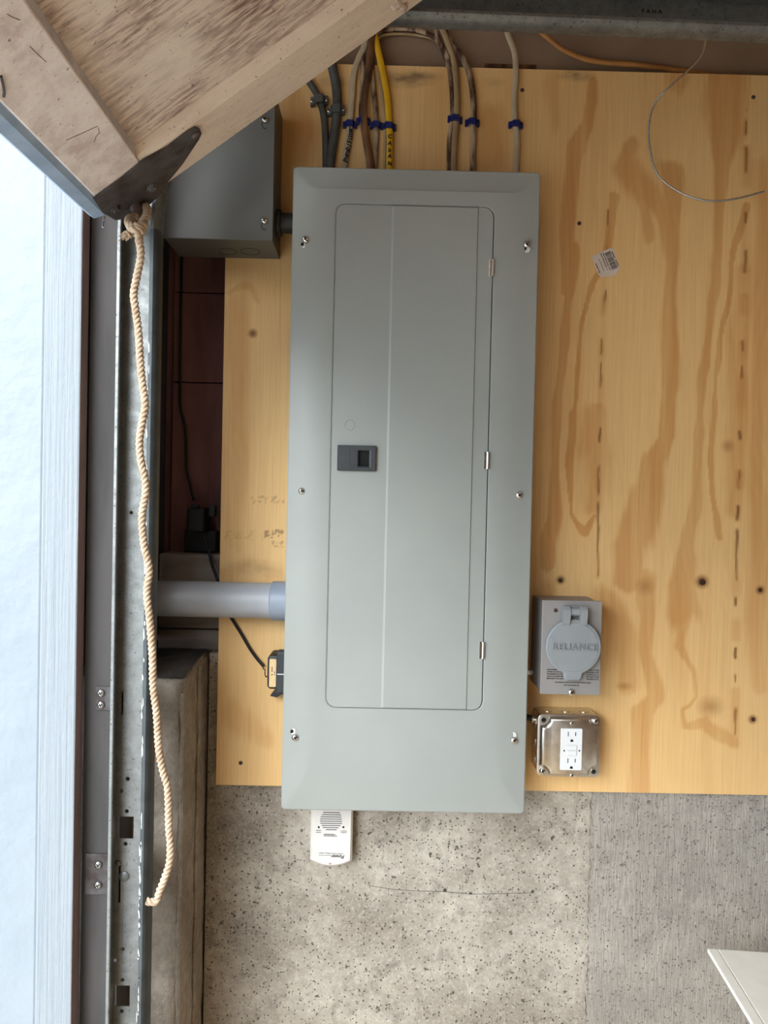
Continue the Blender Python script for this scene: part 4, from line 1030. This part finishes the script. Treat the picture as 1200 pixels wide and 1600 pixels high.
# bent nail poking out of the seal
bm = new(); tube(bm, [MI @ P(163, 338, -.30), MI @ P(161.5, 346, -.30), MI @ P(160.5, 355, -.305)], .0012, n=6, step=.003); obj('loose_nail', bm, chrome, r)
# next sections lying in the overhead track
sec_top = MW @ Vector((SL, 0, -.018))
bm = new()
for k in range(3):
    xa = sec_top.x+.01+k*.545
    tmp = new(); box(tmp, xa, Ye-WD+.02, 2.165-.004*k, xa+.54, Ye-.012, 2.2-.004*k, .003)
    for v in tmp.verts: v.co = MI @ v.co
    obj('upper_section', tmp, door_frame_m, r)
bm.free()

# ================================================================== rope
rp = [(218, 378), (220, 400), (214, 432), (209, 460), (212, 484), (216.5, 520), (219, 560), (221.5, 590), (225.5, 618), (226.5, 638), (222, 662), (218, 690), (220, 718), (226, 745), (227.5, 770), (222, 806), (225, 850), (233, 890), (229.5, 925), (234, 969), (238, 1022), (239.5, 1072), (245, 1118), (248, 1168), (255, 1206), (262, 1233), (264, 1295), (266, 1315), (265, 1347), (257, 1373), (248.5, 1395), (245, 1407), (238, 1409.5), (229, 1408)]
def strands(bm, c, r_, pitch, tap=None, ph=0):
    fr_ = frames(c); s = 0; N_ = len(c)
    rings = [[], [], []]
    for i, (p, t, nn, b_) in enumerate(fr_):
        if i: s += (c[i]-c[i-1]).length
        k_ = tap(i/(N_-1)) if tap else 1
        for q in range(3):
            a = 2*math.pi*(s/pitch+q/3)+ph; o_ = p+(nn*math.cos(a)+b_*math.sin(a))*r_*.44*k_
            rings[q].append([o_+(nn*math.cos(w_)+b_*math.sin(w_))*r_*.60*k_ for w_ in [2*math.pi*j/8 for j in range(8)]])
    for q in rings: loops(bm, q)
r = root('pull_rope', 'twisted beige cotton rope hanging from the garage door corner', 'rope', P(218, 378, -.30))
c = catmull([P(px, py, -.302+.006*math.sin(py/60)) for px, py in rp], .0028)
bm = new(); strands(bm, c, .0053, .020); obj('rope_length', bm, rope_m, r, smooth=True, ang=80)
# knot: a loop round the peg and two turns round the standing part
kn = path([(218, 380, -.302), (217, 366, -.304), (222, 350, -.300), (229, 338, -.290), (230, 326, -.276), (224, 322, -.262), (216, 330, -.262), (210, 338, -.275), (202, 343, -.294), (202, 350, -.306), (212, 354, -.313), (222, 353, -.308), (225, 350, -.295), (218, 345, -.288), (206, 346, -.292), (203, 353, -.303), (210, 358, -.314), (220, 359, -.309), (221, 362, -.298), (212, 362, -.292), (203, 365, -.300), (197, 368, -.306)], 0)
bm = new(); strands(bm, catmull(kn, .002), .0058, .0205); obj('knot', bm, rope_m, r, smooth=True, ang=80)
bm = new()
e0 = P(197, 368, -.306)
for k in range(40):
    d = Vector((random.uniform(-1.1, .3), random.uniform(-.6, .5), random.uniform(-.9, .5)))*random.uniform(.004, .010)
    tube(bm, [e0+d*.0, e0+d*.5+Vector((0, 0, .001)), e0+d+Vector((0, 0, -.002))], .0006, n=4, step=.003)
for k in range(60):
    i = random.randrange(len(c)-1); d = Vector((random.uniform(-1, 1), random.uniform(-.4, .4), random.uniform(-.6, .6)))*random.uniform(.003, .007)
    tube(bm, [c[i]+d*.6, c[i]+d*1.0, c[i]+d*1.25+Vector((0, 0, -.001))], .00025, n=3, step=.003)
o = obj('frayed_fibers', bm, rope_m, r); o['kind'] = 'stuff'

# ================================================================== white table top, lower right
ty = -.06
tb = P(1105, 1481.5, ty); x_l = tb.x; zt = tb.z
r = root('white_table', 'cream white tabletop corner against the concrete wall at lower right', 'table', (x_l+.3, -.3, 0))
ang = math.radians(-4.6)
def TR(bm):
    m_ = Matrix.Translation(Vector((x_l, ty, 0))) @ Matrix.Rotation(ang, 4, 'Z') @ Matrix.Translation(Vector((-x_l, -ty, 0)))
    for v in bm.verts: v.co = m_ @ v.co
    return bm
bm = new(); box(bm, x_l, ty-.55, zt-.007, x_l+.0165, ty, zt, .0016); obj('edge_strip', TR(bm), cream_top, r)
bm = new(); box(bm, x_l+.0175, ty-.55, zt-.007, x_l+.9, ty, zt-.0002, .0012); obj('tabletop', TR(bm), cream_top, r)
for sx_, sy_ in ((.34, -.05), (.85, -.05), (.34, -.5), (.85, -.5)):
    bm = new(); box(bm, x_l+sx_-.02, ty+sy_-.02, 0, x_l+sx_+.02, ty+sy_+.02, zt-.007, .003); obj('leg', TR(bm), cream_top, r)
bpy.context.view_layer.update()
